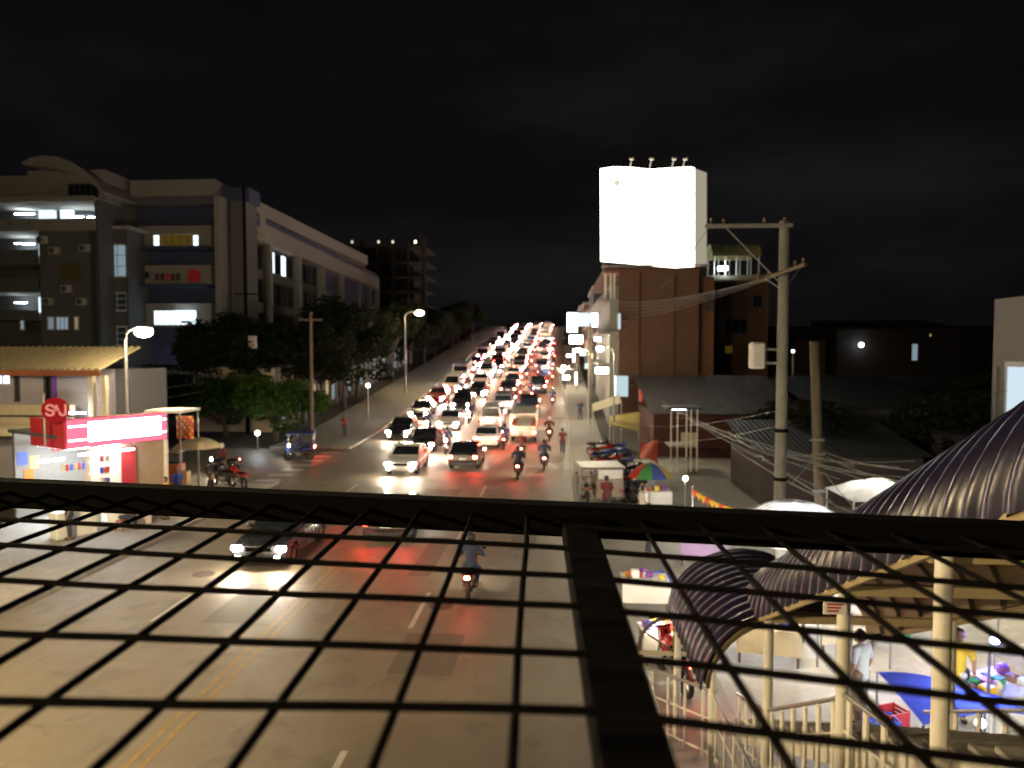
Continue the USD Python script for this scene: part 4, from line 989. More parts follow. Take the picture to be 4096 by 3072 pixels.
CARW = M("car_paint_white", (0.62, 0.62, 0.60), 0.25, var=0.05, coat=0.6)
CARS = M("car_paint_silver", (0.32, 0.33, 0.34), 0.28, metal=0.5, var=0.05, coat=0.6)
CARD = M("car_paint_dark", (0.02, 0.022, 0.03), 0.22, var=0.1, coat=0.7)
CARR = M("car_paint_red", (0.30, 0.015, 0.015), 0.25, var=0.1, coat=0.7)
make_car("white_sedan", CARW); make_car("dark_sedan", CARD); make_car("red_sedan", CARR, head=E_HEADW)
make_car("silver_suv", CARS, "suv", E_HEADW); make_car("dark_suv", CARD, "suv"); make_car("white_van", CARW, "van")
JPAINT = M("jeepney_paint", (0.55, 0.52, 0.42), 0.3, var=0.15, metal=0.3)
make_jeepney("jeepney", JPAINT)
BR, BB, BK = CARR, M("bike_paint_blue", (0.02, 0.06, 0.30), 0.3, coat=0.5), CARD
make_bike("red_bike", BR); make_bike("black_bike", BK)
make_bike("parked_red_bike", BR, lit=False); make_bike("parked_blue_bike", BB, lit=False); make_bike("parked_black_bike", BK, lit=False)
make_bike("tricycle", M("tricycle_paint", (0.30, 0.24, 0.20), 0.5), sidecar=True, lit=False); make_bike("lit_tricycle", BB, sidecar=True)

# ------------------------------------------------------------------ people (kinds, facing +y)
def capsule(p, q, r0, r1, seg=10):
    a = mf.Manifold.sphere(r0, seg).translate(tuple(map(float, p))); b = mf.Manifold.sphere(r1, seg).translate(tuple(map(float, q)))
    return mf.Manifold.batch_hull([a, b])
def chain(*js):
    return [capsule(js[i][0], js[i + 1][0], js[i][1], js[i + 1][1]) for i in range(len(js) - 1)]
def solid(ms_, smooth=True):
    m = mf.Manifold.batch_boolean(ms_, mf.OpType.Add)
    v, f, _ = meshkit.arrays(m.refine_to_length(0.06) if smooth else m)
    t = trimesh.Trimesh(v, f)
    if smooth:
        trimesh.smoothing.filter_taubin(t, iterations=6)
    return t

def make_person(kind, pose, shirt, trousers, helmet=None, long_sleeve=False, hairmat=HAIR):
    k = proto(kind)
    A_ = np.array
    if pose == "stand":
        hip, lean = 0.90, A_((0, 0.0, 0)); knees = [(-0.10, 0.03, 0.49), (0.11, 0.01, 0.49)]; ank = [(-0.11, -0.02, 0.09), (0.13, 0.02, 0.09)]
        elb = [(-0.26, -0.03, 1.10), (0.26, -0.02, 1.10)]; wri = [(-0.25, 0.08, 0.86), (0.25, 0.06, 0.86)]
    elif pose == "walk":
        hip, lean = 0.88, A_((0, 0.03, 0)); knees = [(-0.09, 0.16, 0.48), (0.09, -0.04, 0.46)]; ank = [(-0.09, 0.26, 0.09), (0.09, -0.30, 0.14)]
        elb = [(-0.25, -0.14, 1.12), (0.25, 0.08, 1.11)]; wri = [(-0.24, -0.10, 0.88), (0.24, 0.24, 0.92)]
    elif pose == "sit":
        hip, lean = 0.50, A_((0, 0.04, 0)); knees = [(-0.13, 0.42, 0.50), (0.13, 0.42, 0.50)]; ank = [(-0.12, 0.40, 0.09), (0.14, 0.44, 0.09)]
        elb = [(-0.27, 0.06, 0.70), (0.27, 0.08, 0.70)]; wri = [(-0.16, 0.28, 0.60), (0.15, 0.28, 0.61)]
    else:                                                   # riding: seat at 0.83, hands at the bars
        hip, lean = 0.92, A_((0, 0.10, 0)); knees = [(-0.22, 0.28, 0.72), (0.22, 0.28, 0.72)]; ank = [(-0.17, -0.02, 0.40), (0.17, -0.02, 0.40)]
        elb = [(-0.34, 0.22, 1.12), (0.34, 0.22, 1.12)]; wri = [(-0.31, 0.46, 1.07), (0.31, 0.46, 1.07)]
        lean = A_((0, 0.12, 0))
    o = A_((0, -0.16, 0)) if pose == "ride" else A_((0, 0, 0))
    H_ = lambda x, y, z: A_((x, y, hip + z)) + o + lean * (z / 0.5)
    hipL, hipR = A_((-0.09, 0, hip)) + o, A_((0.09, 0, hip)) + o
    knees = [A_(p) + (o if pose == "ride" else 0) for p in knees]; ank = [A_(p) + (o if pose == "ride" else 0) for p in ank]
    elb = [A_(p) + (o if pose == "ride" else 0) for p in elb]; wri = [A_(p) + (o if pose == "ride" else 0) for p in wri]
    shL, shR = H_(-0.185, 0, 0.47), H_(0.185, 0, 0.47)
    head, neck = H_(0, 0.04, 0.68), H_(0, 0.0, 0.52)
    parts_ = [capsule(H_(0, 0.0, 0.46), neck, 0.07, 0.052), capsule(neck, head - A_((0, 0.02, 0.05)), 0.052, 0.06), capsule(head + A_((0, -0.01, 0.03)), head + A_((0, 0.03, -0.075)), 0.095, 0.062, 14)]
    parts_ += [capsule(head + A_((0, 0.09, 0.005)), head + A_((0, 0.105, -0.025)), 0.012, 0.018)]                # nose
    parts_ += [capsule(head + A_((s * 0.092, 0, 0.0)), head + A_((s * 0.095, 0, -0.035)), 0.02, 0.015) for s in (-1, 1)]   # ears
    parts_ += chain((H_(0, 0, 0.44), 0.12), (H_(0, 0.01, 0.2), 0.12), (H_(0, 0, 0.0), 0.12))
    for hp, kn, an in ((hipL, knees[0], ank[0]), (hipR, knees[1], ank[1])):
        parts_ += chain((hp, 0.085), (kn, 0.055), (an, 0.038)) + [capsule(an - A_((0, 0.03, 0.045)), an + A_((0, 0.15, -0.055)), 0.04, 0.032)]
    for sh, el, wr in ((shL, elb[0], wri[0]), (shR, elb[1], wri[1])):
        parts_ += chain((sh, 0.052), (el, 0.040), (wr, 0.028))
        d = wr - el; d = d / np.linalg.norm(d); side = np.cross(d, (0, 1, 0.2)); side /= np.linalg.norm(side)
        palm = wr + d * 0.07
        parts_ += [capsule(wr, palm, 0.026, 0.034)]
        for i, (off_, ln) in enumerate(((-0.030, 0.062), (-0.010, 0.075), (0.010, 0.070), (0.028, 0.055))):
            q = palm + side * off_ + d * 0.02; mid = q + d * ln * 0.55; tip = mid + d * ln * 0.4 + A_((0, 0.015, -0.012))
            parts_ += [capsule(q, mid, 0.011, 0.010, 6), capsule(mid, tip, 0.010, 0.008, 6)]
        th = wr + d * 0.03 - side * 0.03
        parts_ += [capsule(th, th - side * 0.03 + d * 0.045, 0.012, 0.009, 6)]
    body = part(k, "body", solid(parts_), SKIN, smooth=60)
    part(body, "eye", J(*[move(trimesh.creation.icosphere(1, 0.014), *(head + A_((s * 0.036, 0.083, 0.012)))) for s in (-1, 1)]), M("eye_dark", (0.02, 0.02, 0.02), 0.2))
    part(body, "mouth", move(rb(-0.026, 0.026, -0.006, 0.006, -0.006, 0.006, 0.003), *(head + A_((0, 0.092, -0.062)))), M("lip", (0.25, 0.09, 0.08), 0.5))
    sh_ = chain((H_(0, 0, 0.43), 0.145), (H_(0, 0.01, 0.2), 0.140), (H_(0, 0, -0.04), 0.140)) + [capsule(shL, shR, 0.072, 0.072), capsule(H_(-0.13, 0, 0.40), H_(0.13, 0, 0.40), 0.09, 0.09)]
    for sh, el, wr in ((shL, elb[0], wri[0]), (shR, elb[1], wri[1])):
        sh_ += chain((sh, 0.072), (el, 0.056), (wr - (wr - el) * 0.05, 0.040)) if long_sleeve else [capsule(sh, sh + (el - sh) * 0.7, 0.072, 0.062)]
    part(body, "shirt", solid(sh_), shirt, smooth=60)
    tr = [capsule(hipL, hipR, 0.115, 0.115)]
    for hp, kn, an in ((hipL, knees[0], ank[0]), (hipR, knees[1], ank[1])):
        tr += chain((hp, 0.105), (kn, 0.074), (an + A_((0, 0, 0.02)), 0.056))
    part(body, "trousers", solid(tr), trousers, smooth=60)
    part(body, "shoe", J(*[rb(a[0] - 0.045, a[0] + 0.045, a[1] - 0.08, a[1] + 0.19, a[2] - 0.09, a[2] - 0.025, 0.03) for a in ank]), BLACK)
    if helmet is None:
        hm = solid([capsule(head + A_((0, -0.025, 0.045)), head + A_((0, -0.04, -0.02)), 0.098, 0.085, 14)])
        part(body, "hair", hm, hairmat, smooth=60)
    else:
        part(body, "helmet", solid([capsule(head + A_((0, -0.01, 0.04)), head + A_((0, -0.02, -0.01)), 0.135, 0.125, 16)]), helmet, smooth=60)
        vis = [head + A_((0.10 * math.cos(a), 0.0 + 0.145 * math.sin(a), 0.02)) for a in np.linspace(0.5, math.pi - 0.5, 7)]
        part(body, "visor", grid(np.array([[p + A_((0, 0.0, z)) for p in vis] for z in (0.05, -0.04)]), 0.004), NIGHTGLASS)

DKRED = M("shirt_dark_red", (0.16, 0.03, 0.03), 0.85); DKBLUE = M("shirt_navy", (0.03, 0.04, 0.09), 0.85); WHS = M("shirt_white", (0.6, 0.6, 0.58), 0.85); YLS = M("shirt_yellow", (0.62, 0.45, 0.05), 0.85)
JEAN = M("jeans", (0.04, 0.05, 0.08), 0.9); KHAKI = M("khaki", (0.18, 0.14, 0.09), 0.9); BLS = M("shirt_blue", (0.04, 0.10, 0.45), 0.85); BKS = M("shirt_black", (0.02, 0.02, 0.02), 0.85)
make_person("walker_red", "walk", DKRED, JEAN); make_person("stander_navy", "stand", DKBLUE, JEAN); make_person("stander_white", "stand", WHS, KHAKI)
make_person("stander_yellow", "stand", YLS, JEAN); make_person("sitter_black", "sit", BKS, JEAN); make_person("sitter_white", "sit", WHS, JEAN); make_person("stander_blue", "stand", BLS, KHAKI)
make_person("rider_navy", "ride", DKBLUE, JEAN, helmet=CARD, long_sleeve=True); make_person("rider_red", "ride", DKRED, KHAKI, helmet=CARW, long_sleeve=True)

def place_on_hill(kind, name, label, cat, x, y, rz, group=None, dz=0.0, dy=0.0):
    s = math.atan((gz(y + 1) - gz(y - 1)) / 2)
    x_ = UsdGeom.Xform.Define(stage, path_for("/World", name))
    x_.AddTranslateOp().Set(Gf.Vec3d(x, y + dy, gz(y) + dz))
    if abs(s) > 1e-4:
        x_.AddRotateXOp().Set(math.degrees(s))
    if rz:
        x_.AddRotateZOp().Set(math.degrees(rz))
    x_.GetPrim().GetReferences().AddInternalReference(PROTO[kind]); x_.GetPrim().SetInstanceable(True)
    tag(x_.GetPrim(), label, cat, group)

# ------------------------------------------------------------------ traffic, standing still with its lamps on
NUM = ["first", "second", "third", "fourth", "fifth", "sixth", "seventh", "eighth", "ninth", "tenth", "eleventh", "twelfth", "thirteenth", "fourteenth", "fifteenth", "sixteenth", "seventeenth", "eighteenth", "nineteenth", "twentieth", "twenty first", "twenty second"]
WORDS = {"white_sedan": ("white sedan", "car"), "dark_sedan": ("dark sedan", "car"), "red_sedan": ("red sedan", "car"), "silver_suv": ("silver sport utility car", "car"), "dark_suv": ("dark sport utility car", "car"), "white_van": ("white van", "van"), "jeepney": ("long cream jeepney", "jeepney"), "red_bike": ("red motorcycle", "motorcycle"), "black_bike": ("black motorcycle", "motorcycle"), "lit_tricycle": ("blue motor tricycle", "tricycle")}
NAMES = {"white_sedan": "sedan_car", "dark_sedan": "sedan_car", "red_sedan": "sedan_car", "silver_suv": "utility_car", "dark_suv": "utility_car", "white_van": "passenger_van", "jeepney": "jeepney", "red_bike": "motorcycle", "black_bike": "motorcycle", "lit_tricycle": "motor_tricycle"}
tr_ = np.random.default_rng(11)
LEN = {"jeepney": 6.4, "white_van": 5.0, "red_bike": 2.1, "black_bike": 2.1, "lit_tricycle": 2.2}
tally = {}
def drive(kind, x, y, toward, lane):
    w, cat = WORDS[kind]
    k = tally[(kind, lane)] = tally.get((kind, lane), -1) + 1
    lab = f"{w} with lit {'headlamps' if toward else 'tail lamps'}, {NUM[k]} such one up the {lane}"
    place_on_hill(kind, NAMES[kind], lab, cat, x, y, math.pi if toward else 0.0)
    if kind.endswith("bike") or kind == "lit_tricycle":
        rk = "rider_navy" if k % 2 == 0 else "rider_red"
        place_on_hill(rk, "person", f"person in {'navy' if k % 2 == 0 else 'dark red'} jacket riding the {NUM[k]} {w} up the {lane}", "person", x, y, math.pi if toward else 0.0)
LANES = (("left oncoming lane", -11.9, True, 52), ("inner oncoming lane", -8.7, True, 38), ("inner outgoing lane", -5.3, False, 40), ("right outgoing lane", -2.3, False, 37))
for lane, x, toward, y in LANES:
    kinds = ["white_sedan", "dark_sedan", "silver_suv", "red_sedan", "dark_sedan", "dark_suv", "dark_suv", "jeepney", "white_van"]
    if lane.startswith("right"):
        kinds = ["red_bike", "white_sedan", "black_bike", "dark_suv", "lit_tricycle", "jeepney", "silver_suv"]
    i = 0
    while y < 205:
        kd = kinds[int(tr_.integers(len(kinds)))]
        L_ = LEN.get(kd, 4.5)
        drive(kd, x + tr_.uniform(-0.35, 0.35), y + L_ / 2, toward, lane)
        y += L_ + tr_.uniform(1.6, 4.2) + (2.0 if y < 70 else 0)
for lane, x, toward, y, n in (("oncoming lane gap", -10.3, True, 56, 9), ("centre line gap", -7.45, True, 47, 9), ("outgoing lane gap", -3.8, False, 49, 9), ("right road edge", -0.6, False, 41, 8)):
    for i in range(n):
        drive(["red_bike", "black_bike", "black_bike", "lit_tricycle"][int(tr_.integers(3))], x + tr_.uniform(-0.15, 0.15), y, toward, lane)
        y += tr_.uniform(8, 18)
# the few that are close to the bridge, and those turning at the side street
drive("dark_sedan", -9.3, 23.5, True, "oncoming lanes below the mesh")
drive("dark_sedan", -6.0, 26.5, False, "outgoing lanes below the mesh")
drive("red_bike", -2.4, 19.5, False, "outgoing lanes below the mesh")
place("lit_tricycle", "motor_tricycle", "blue motor tricycle turning into the side street on the left", "tricycle", (-16.2, 43.5, gz(43.5)), math.pi / 2 + 0.3)
place("rider_navy", "person", "person in navy jacket riding the tricycle that turns into the side street", "person", (-16.2, 43.5, gz(43.5)), math.pi / 2 + 0.3)
place("black_bike", "motorcycle", "black motorcycle crossing the mouth of the side street", "motorcycle", (-18.5, 38.0, 0.0), math.pi * 0.75)
place("rider_red", "person", "person in dark red jacket riding across the mouth of the side street", "person", (-18.5, 38.0, 0.0), math.pi * 0.75)
# ------------------------------------------------------------------ trees
def leaf_mat(name, c):
    return usdkit.material(stage, "/World/Looks/" + name, {
        "geo": ("geometry", {}), "r": ("rgb_ramp", {"ramp": [(0.0, tuple(np.array(c) * 0.55)), (0.6, c), (1.0, tuple(np.array(c) * 1.5))]}),
        "d": ("principled_bsdf", {"roughness": 0.75, "specular_ior_level": 0.12}), "t": ("translucent_bsdf", {}), "m": ("mix_closure", {"fac": 0.3})},
        [("geo.random_per_island", "r.fac"), ("r.color", "d.base_color"), ("r.color", "t.color"), ("d.BSDF", "m.closure1"), ("t.BSDF", "m.closure2")], surface="m.closure")
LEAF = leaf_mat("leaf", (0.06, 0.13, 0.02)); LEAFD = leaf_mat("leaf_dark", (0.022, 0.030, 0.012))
BARK = M("bark", (0.09, 0.07, 0.05), 0.9, var=0.45, scale=5, bump=0.7)
def make_tree(kind, h, r, trunk_h, nleaf, leaf, mat, seed, flat=0.75):
    k = proto(kind); g = np.random.default_rng(seed)
    top = np.array([g.uniform(-0.3, 0.3), g.uniform(-0.3, 0.3), trunk_h])
    part(k, "trunk", tube([(0, 0, -0.3), (0.03, 0.02, trunk_h * 0.4), top], [0.26, 0.19, 0.15], 9), BARK, smooth=60)
    centres = []
    nl = 9
    for i in range(nl):
        a = 2 * math.pi * i / nl + g.uniform(-0.3, 0.3)
        rr_ = r * g.uniform(0.45, 0.8); z = trunk_h + (h - trunk_h) * g.uniform(0.25, 0.8)
        e = np.array([rr_ * math.cos(a), rr_ * math.sin(a), z])
        mid = top * 0.5 + e * 0.5 + np.array([0, 0, -0.2])
        part(k, "limb", tube([top - [0, 0, 0.3], mid, e], [0.10, 0.06, 0.02], 6), BARK, smooth=60)
        centres += [e, mid * 0.4 + e * 0.6 + g.normal(0, r * 0.2, 3), e + g.normal(0, r * 0.22, 3)]
    centres.append(np.array([0, 0, h - r * 0.35])); centres = np.array(centres)
    c = centres[g.integers(len(centres), size=nleaf)]
    d = g.normal(size=(nleaf, 3)); d /= np.linalg.norm(d, axis=1)[:, None]
    pos = c + d * (r * 0.34 * g.uniform(0.15, 1, nleaf) ** 0.45)[:, None] * np.array([1, 1, flat])
    pos[:, 2] = np.clip(pos[:, 2], trunk_h * 0.55, h * 1.02)
    u = g.normal(size=(nleaf, 3)); u[:, 2] *= 0.5; u /= np.linalg.norm(u, axis=1)[:, None]
    w = np.cross(u, g.normal(size=(nleaf, 3))); w /= np.linalg.norm(w, axis=1)[:, None]
    s = leaf * g.uniform(0.6, 1.3, nleaf)[:, None]
    V = np.stack([pos - u * s, pos + w * s * 0.42, pos + u * s, pos - w * s * 0.42], 1).reshape(-1, 3)
    i = np.arange(nleaf) * 4
    F = np.vstack([np.stack([i, i + 1, i + 2], 1), np.stack([i, i + 2, i + 3], 1)])
    part(k, "crown", trimesh.Trimesh(V, F, process=False), mat, smooth=False)
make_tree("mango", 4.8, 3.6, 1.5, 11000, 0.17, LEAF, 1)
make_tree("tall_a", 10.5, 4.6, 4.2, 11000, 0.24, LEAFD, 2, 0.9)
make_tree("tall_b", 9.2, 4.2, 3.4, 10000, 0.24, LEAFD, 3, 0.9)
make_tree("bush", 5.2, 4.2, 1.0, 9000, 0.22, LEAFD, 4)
place("mango", "leafy_tree", "low bright green tree lit by the street lamp beside the side street", "tree", (-21.0, 51.5, gz(51)), 0.3, "trees along the left pavement")
place("mango", "leafy_tree", "low green tree at the corner, left of the brighter one", "tree", (-26.0, 54.0, gz(54)), 2.0)
TR = [("tall_a", -27.5, 57, 0.9, "tall dark tree right before the white columns of the long building"), ("tall_b", -22.0, 60, 1.0, "dark tree behind the bright green one on the left"), ("tall_a", -20.5, 67, 1.0, "tall dark tree leaning over the left pavement past the side street"),
      ("tall_b", -21.5, 75, 1.05, "dark round tree left of the second street lamp"), ("tall_a", -20.0, 85, 0.95, "dark tree just behind the second street lamp on the left"), ("tall_b", -20.5, 95, 0.95, "dark tree farther up the left pavement, third from its end"),
      ("tall_a", -20.0, 106, 0.85, "dark tree farther up the left pavement, second from its end"), ("tall_b", -20.5, 118, 0.85, "last dark tree up the hill on the left pavement"), ("tall_b", -19.5, 131, 0.9, "dark tree on the left hillside beyond the row of trees"), ("tall_a", -20.5, 146, 0.8, "dark tree high on the left hillside, second from the crest"), ("tall_b", -19.5, 163, 0.85, "dark tree nearest the crest on the left"), ("bush", -33.5, 56, 1.0, "low dark bushy tree at the foot of the blue and white building")]
for i, (kd, x, y, s, lab) in enumerate(TR):
    place(kd, "leafy_tree", lab, "tree", (x, y, gz(y)), i * 1.3, None, s)
for i, (kd, x, y, s, lab) in enumerate([("bush", 13.0, 38, 0.8, "dark bushy tree right behind the two utility poles"), ("bush", 20.0, 36, 0.9, "dark bushy tree in the middle of the dark yard at right"), ("bush", 26.5, 42, 1.0, "dark bushy tree near the right edge behind the stairway roof"), ("bush", 17.0, 29, 0.55, "low dark tree behind the arched stairway roof"), ("tall_b", 3.4, 128, 0.6, "dark roadside tree far up the hill on the right")]):
    place(kd, "leafy_tree", lab, "tree", (x, y, gz(y)), i * 1.7 + 0.4, None, s)

# ------------------------------------------------------------------ low shops behind the left trees
sh_rng = np.random.default_rng(21)
CW = [WHITEP, CREAMW, GREYW, M("pale_green_wall", (0.30, 0.36, 0.28), 0.8), M("pale_blue_wall", (0.28, 0.33, 0.42), 0.8)]
SHOPL = [("cream", 56, 64), ("white", 65.5, 73), ("grey", 74.5, 84), ("pale green", 85, 95), ("pale blue", 96, 108)]
for i, (nm, y0, y1) in enumerate(SHOPL):
    z = gz(y0)
    t = thing("low_shop", f"low {nm} shop front behind the trees, {NUM[i]} past the side street on the left", "shop", (-22.6, y0, z))
    Lh = y1 - y0
    zz = gz(y1) - z
    part(t, "wall", b2(-7, -0.6, 0, Lh, -0.5, 4.6 + zz), CW[[1, 0, 2, 3, 4][i]])
    part(t, "roof", b2(-7.3, 0.8, -0.2, Lh + 0.2, 4.6 + zz, 4.8 + zz), DARKROOF)
    n = 4
    for k in range(n + 1):
        y = Lh * k / n
        part(t, "column", b2(-0.1, 0.18, y - 0.14, y + 0.14, -0.3, 4.6 + zz), WHITEP)
    for k in range(n):
        y = Lh * (k + 0.5) / n
        zk = gz(y0 + y) - z
        lit = sh_rng.random() < 0.75
        f = part(t, "shop_window", J(b2(-0.60, -0.50, y - 0.8, y + 0.8, zk + 2.5, zk + 2.6), b2(-0.60, -0.50, y - 0.8, y + 0.8, zk + 0.2, zk + 0.3), b2(-0.6, -0.5, y - 0.8, y - 0.7, zk + 0.3, zk + 2.5), b2(-0.6, -0.5, y + 0.7, y + 0.8, zk + 0.3, zk + 2.5)), WFR)
        part(f, "pane", b2(-0.58, -0.56, y - 0.7, y + 0.7, zk + 0.3, zk + 2.5), (E_WIND if k % 2 else E_WINY) if lit else NIGHTGLASS)
for i, (u, v, Y) in enumerate(((1472, 1542, 62), (1698, 1546, 92), (1030, 1732, 47), (640, 1500, 58))):
    p = at(u, v, Y)
    nm = ["white lamp in front of the columns behind the left trees", "white lamp farther up by the left pavement", "white lamp low beside the side street under the green tree", "pale lamp near the foot of the blue and white building"][i]
    t = thing("post_lamp", nm, "lamp", (p[0], Y, gz(Y)))
    part(t, "post", cyl((0, 0, 0), (0, 0, p[2] - gz(Y) - 0.1), 0.05, n=6), STEEL)
    part(t, "globe", move(trimesh.creation.icosphere(1, 0.15), 0, 0, p[2] - gz(Y)), E_LED, smooth=60)

# ------------------------------------------------------------------ shops and signs up the right side
SHOPR = [("grey three storey", 84, 96, 11.2, GREYW), ("cream two storey", 98, 112, 8.2, CREAMW), ("brown two storey", 114, 130, 8.5, BROWNW), ("pale two storey", 132, 150, 7.5, WHITEP)]
for i, (nm, y0, y1, h, m) in enumerate(SHOPR):
    z = gz(y0)
    t = thing("street_building", f"{nm} street building past the billboard building, {NUM[i]} up the hill", "building", (4.2, y0, z))
    part(t, "wall", b2(0, 11, 0, y1 - y0, -0.5, h), m)
    part(t, "parapet", b2(-0.15, 11.1, -0.12, y1 - y0, h, h + 0.5), CONC)
    for fl in range(int(h // 3.3)):
        for k in range(4):
            y = (y1 - y0) * (k + 0.5) / 4
            f = part(t, "window", J(b2(-0.07, 0, y - 0.75, y - 0.67, 0.9 + 3.3 * fl, 2.7 + 3.3 * fl), b2(-0.07, 0, y + 0.67, y + 0.75, 0.9 + 3.3 * fl, 2.7 + 3.3 * fl), b2(-0.07, 0, y - 0.67, y + 0.67, 2.62 + 3.3 * fl, 2.7 + 3.3 * fl), b2(-0.07, 0, y - 0.67, y + 0.67, 0.9 + 3.3 * fl, 0.98 + 3.3 * fl)), DFR)
            part(f, "pane", b2(-0.04, -0.02, y - 0.67, y + 0.67, 0.98 + 3.3 * fl, 2.62 + 3.3 * fl), E_WINY if (k + fl + i) % 3 == 0 else NIGHTGLASS)
def sign_box(label, u0, u1, v0, v1, Y, face, side=None, d=0.35, frame=STEEL):
    p, q = at(u0, v0, Y), at(u1, v1, Y)
    t = thing("lit_shop_sign", label, "sign")
    part(t, "case", rb(p[0], q[0], Y, Y + d, q[2], p[2], 0.02), frame)
    part(t, "face", b2(p[0] + 0.04, q[0] - 0.04, Y - 0.02, Y - 0.004, q[2] + 0.04, p[2] - 0.04), face)
    if side is not None:
        part(t, "side_face", b2(p[0] - 0.02, p[0] - 0.004, Y + 0.02, Y + d - 0.02, q[2] + 0.04, p[2] - 0.04), side)
    part(t, "bracket", cyl((q[0], Y + d / 2, (p[2] + q[2]) / 2), (q[0] + 0.5, Y + d / 2, (p[2] + q[2]) / 2), 0.04, n=6), STEEL)
    return t
sign_box("tall bright white shop sign, leftmost of the lit signs below the billboard", 2268, 2310, 1250, 1330, 82, E_SIGNW, E_SIGNB)
sign_box("wide white shop sign in the middle of the lit signs left of the brown building", 2314, 2362, 1250, 1306, 80, E_SIGNB, E_SIGNW)
sign_box("round cornered white shop sign nearest the brown building", 2366, 2420, 1252, 1308, 78, E_SIGNW, E_SIGNW)
sign_box("low yellow white shop sign under the middle white one", 2276, 2332, 1340, 1376, 78, E_SIGNW, None)
sign_box("yellow white shop sign beside the street lamp left of the brown building", 2376, 2430, 1336, 1366, 72, E_SIGNW, None)
sign_box("narrow upright white sign beside the brown building corner", 2470, 2484, 1252, 1318, 57.6, EM("sign_grey_white", (0.8, 0.9, 1.0), 0.8), None)
sign_box("pale blue shop sign with a bright white edge at the foot of the brown building", 2462, 2514, 1502, 1588, 55, EM("sign_face_blue", (0.70, 0.92, 1.0), 0.75), E_SIGNW, 1.6)
sign_box("small red upright sign right of the pale blue shop sign", 2556, 2570, 1556, 1606, 52, EM("sign_red", (1.0, 0.12, 0.06), 0.6), None, 0.12)
sign_box("small white upright sign low on the right pavement up the hill", 2298, 2310, 1488, 1540, 66, E_SIGNW, None, 0.1)
sign_box("tall thin white sign halfway up the hill on the right", 2290, 2300, 1395, 1450, 96, E_SIGNW, None, 0.2)
sign_box("square white sign above the right pavement up the hill", 2322, 2346, 1395, 1425, 88, E_SIGNB, E_SIGNW, 0.3)
sign_box("small yellow sign above the right pavement up the hill", 2352, 2372, 1412, 1436, 74, EM("sign_yellow", (1.0, 0.75, 0.3), 2.5), None, 0.2)
sign_box("small green white sign beside the lit signs on the right", 2338, 2366, 1452, 1476, 70, EM("sign_mint", (0.6, 1.0, 0.8), 1.2), None, 0.2)
sign_box("low wide white shop sign over the right pavement stalls", 2380, 2452, 1468, 1496, 61, E_SIGNW, E_SIGNB, 0.3)
sign_box("low white sign by the entrance canopy on the right", 2250, 2280, 1500, 1520, 84, E_SIGNW, None, 0.2)
t = thing("entrance_canopy", "oval canopy edged with white light over the right pavement up the hill", "canopy")
cc = at(2236, 1540, 90)
ov = np.array([(cc[0] + 1.6 * math.cos(a), 90 + 2.0 * math.sin(a), cc[2]) for a in np.linspace(0, 2 * math.pi, 25)])
part(t, "light_edge", tube(ov, 0.09, 6), EM("canopy_light", (0.85, 0.9, 1.0), 14))
part(t, "roof", move(lathe([(0.0, 0.12), (1.55, 0.10), (1.55, 0.0), (0.0, 0.0)], 24), cc[0], 90, cc[2]), WHITEP)
for a in (0.6, 2.5, 3.8, 5.6):
    part(t, "post", cyl((cc[0] + 1.4 * math.cos(a), 90 + 1.7 * math.sin(a), gz(90)), (cc[0] + 1.4 * math.cos(a), 90 + 1.7 * math.sin(a), cc[2]), 0.05, n=6), STEEL)
t = thing("shop_awning", "pale lit awning over the pavement at the foot of the brown building", "awning")
a0, a1, a2, a3 = at(2368, 1618, 54), at(2478, 1580, 54), at(2486, 1612, 51.5), at(2372, 1646, 51.5)
part(t, "sheet", grid(np.array([[a0, a1], [a3, a2]])[:, ::-1], 0.05), CREAMT)
for q in (a2, a3):
    part(t, "post", cyl((q[0], q[1] + 0.1, gz(q[1])), (q[0], q[1] + 0.1, q[2]), 0.04, n=6), STEEL)
t = thing("shop_awning", "mustard awning over the stalls right of the row of motorbikes", "awning")
a0, a1, a2, a3 = at(2436, 1668, 47), at(2560, 1650, 47), at(2556, 1726, 44.5), at(2440, 1700, 44.5)
part(t, "sheet", grid(np.array([[a0, a1], [a3, a2]])[:, ::-1], 0.05), M("mustard_canvas", (0.15, 0.11, 0.02), 0.8))
for q in (a2, a3):
    part(t, "post", cyl((q[0], q[1] + 0.1, gz(q[1])), (q[0], q[1] + 0.1, q[2]), 0.04, n=6), STEEL)
t = thing("red_tarpaulin", "orange red tarpaulin hung above the umbrella with red and green panels", "tarpaulin")
P = np.array([[at(2560 + 70 * s, 1768 + 70 * r_ + 8 * math.sin(5 * s + 3 * r_), 38 - 1.5 * r_) for s in np.linspace(0, 1, 8)] for r_ in np.linspace(0, 1, 7)])
part(t, "sheet", grid(P[:, ::-1], 0.015), M("red_canvas", (0.55, 0.09, 0.04), 0.8), smooth=60)
for q in (P[0, 0], P[0, -1]):
    part(t, "post", cyl((q[0], q[1] + 0.05, 0.0), (q[0], q[1] + 0.05, q[2] + 0.05), 0.03, n=6), WOODP)

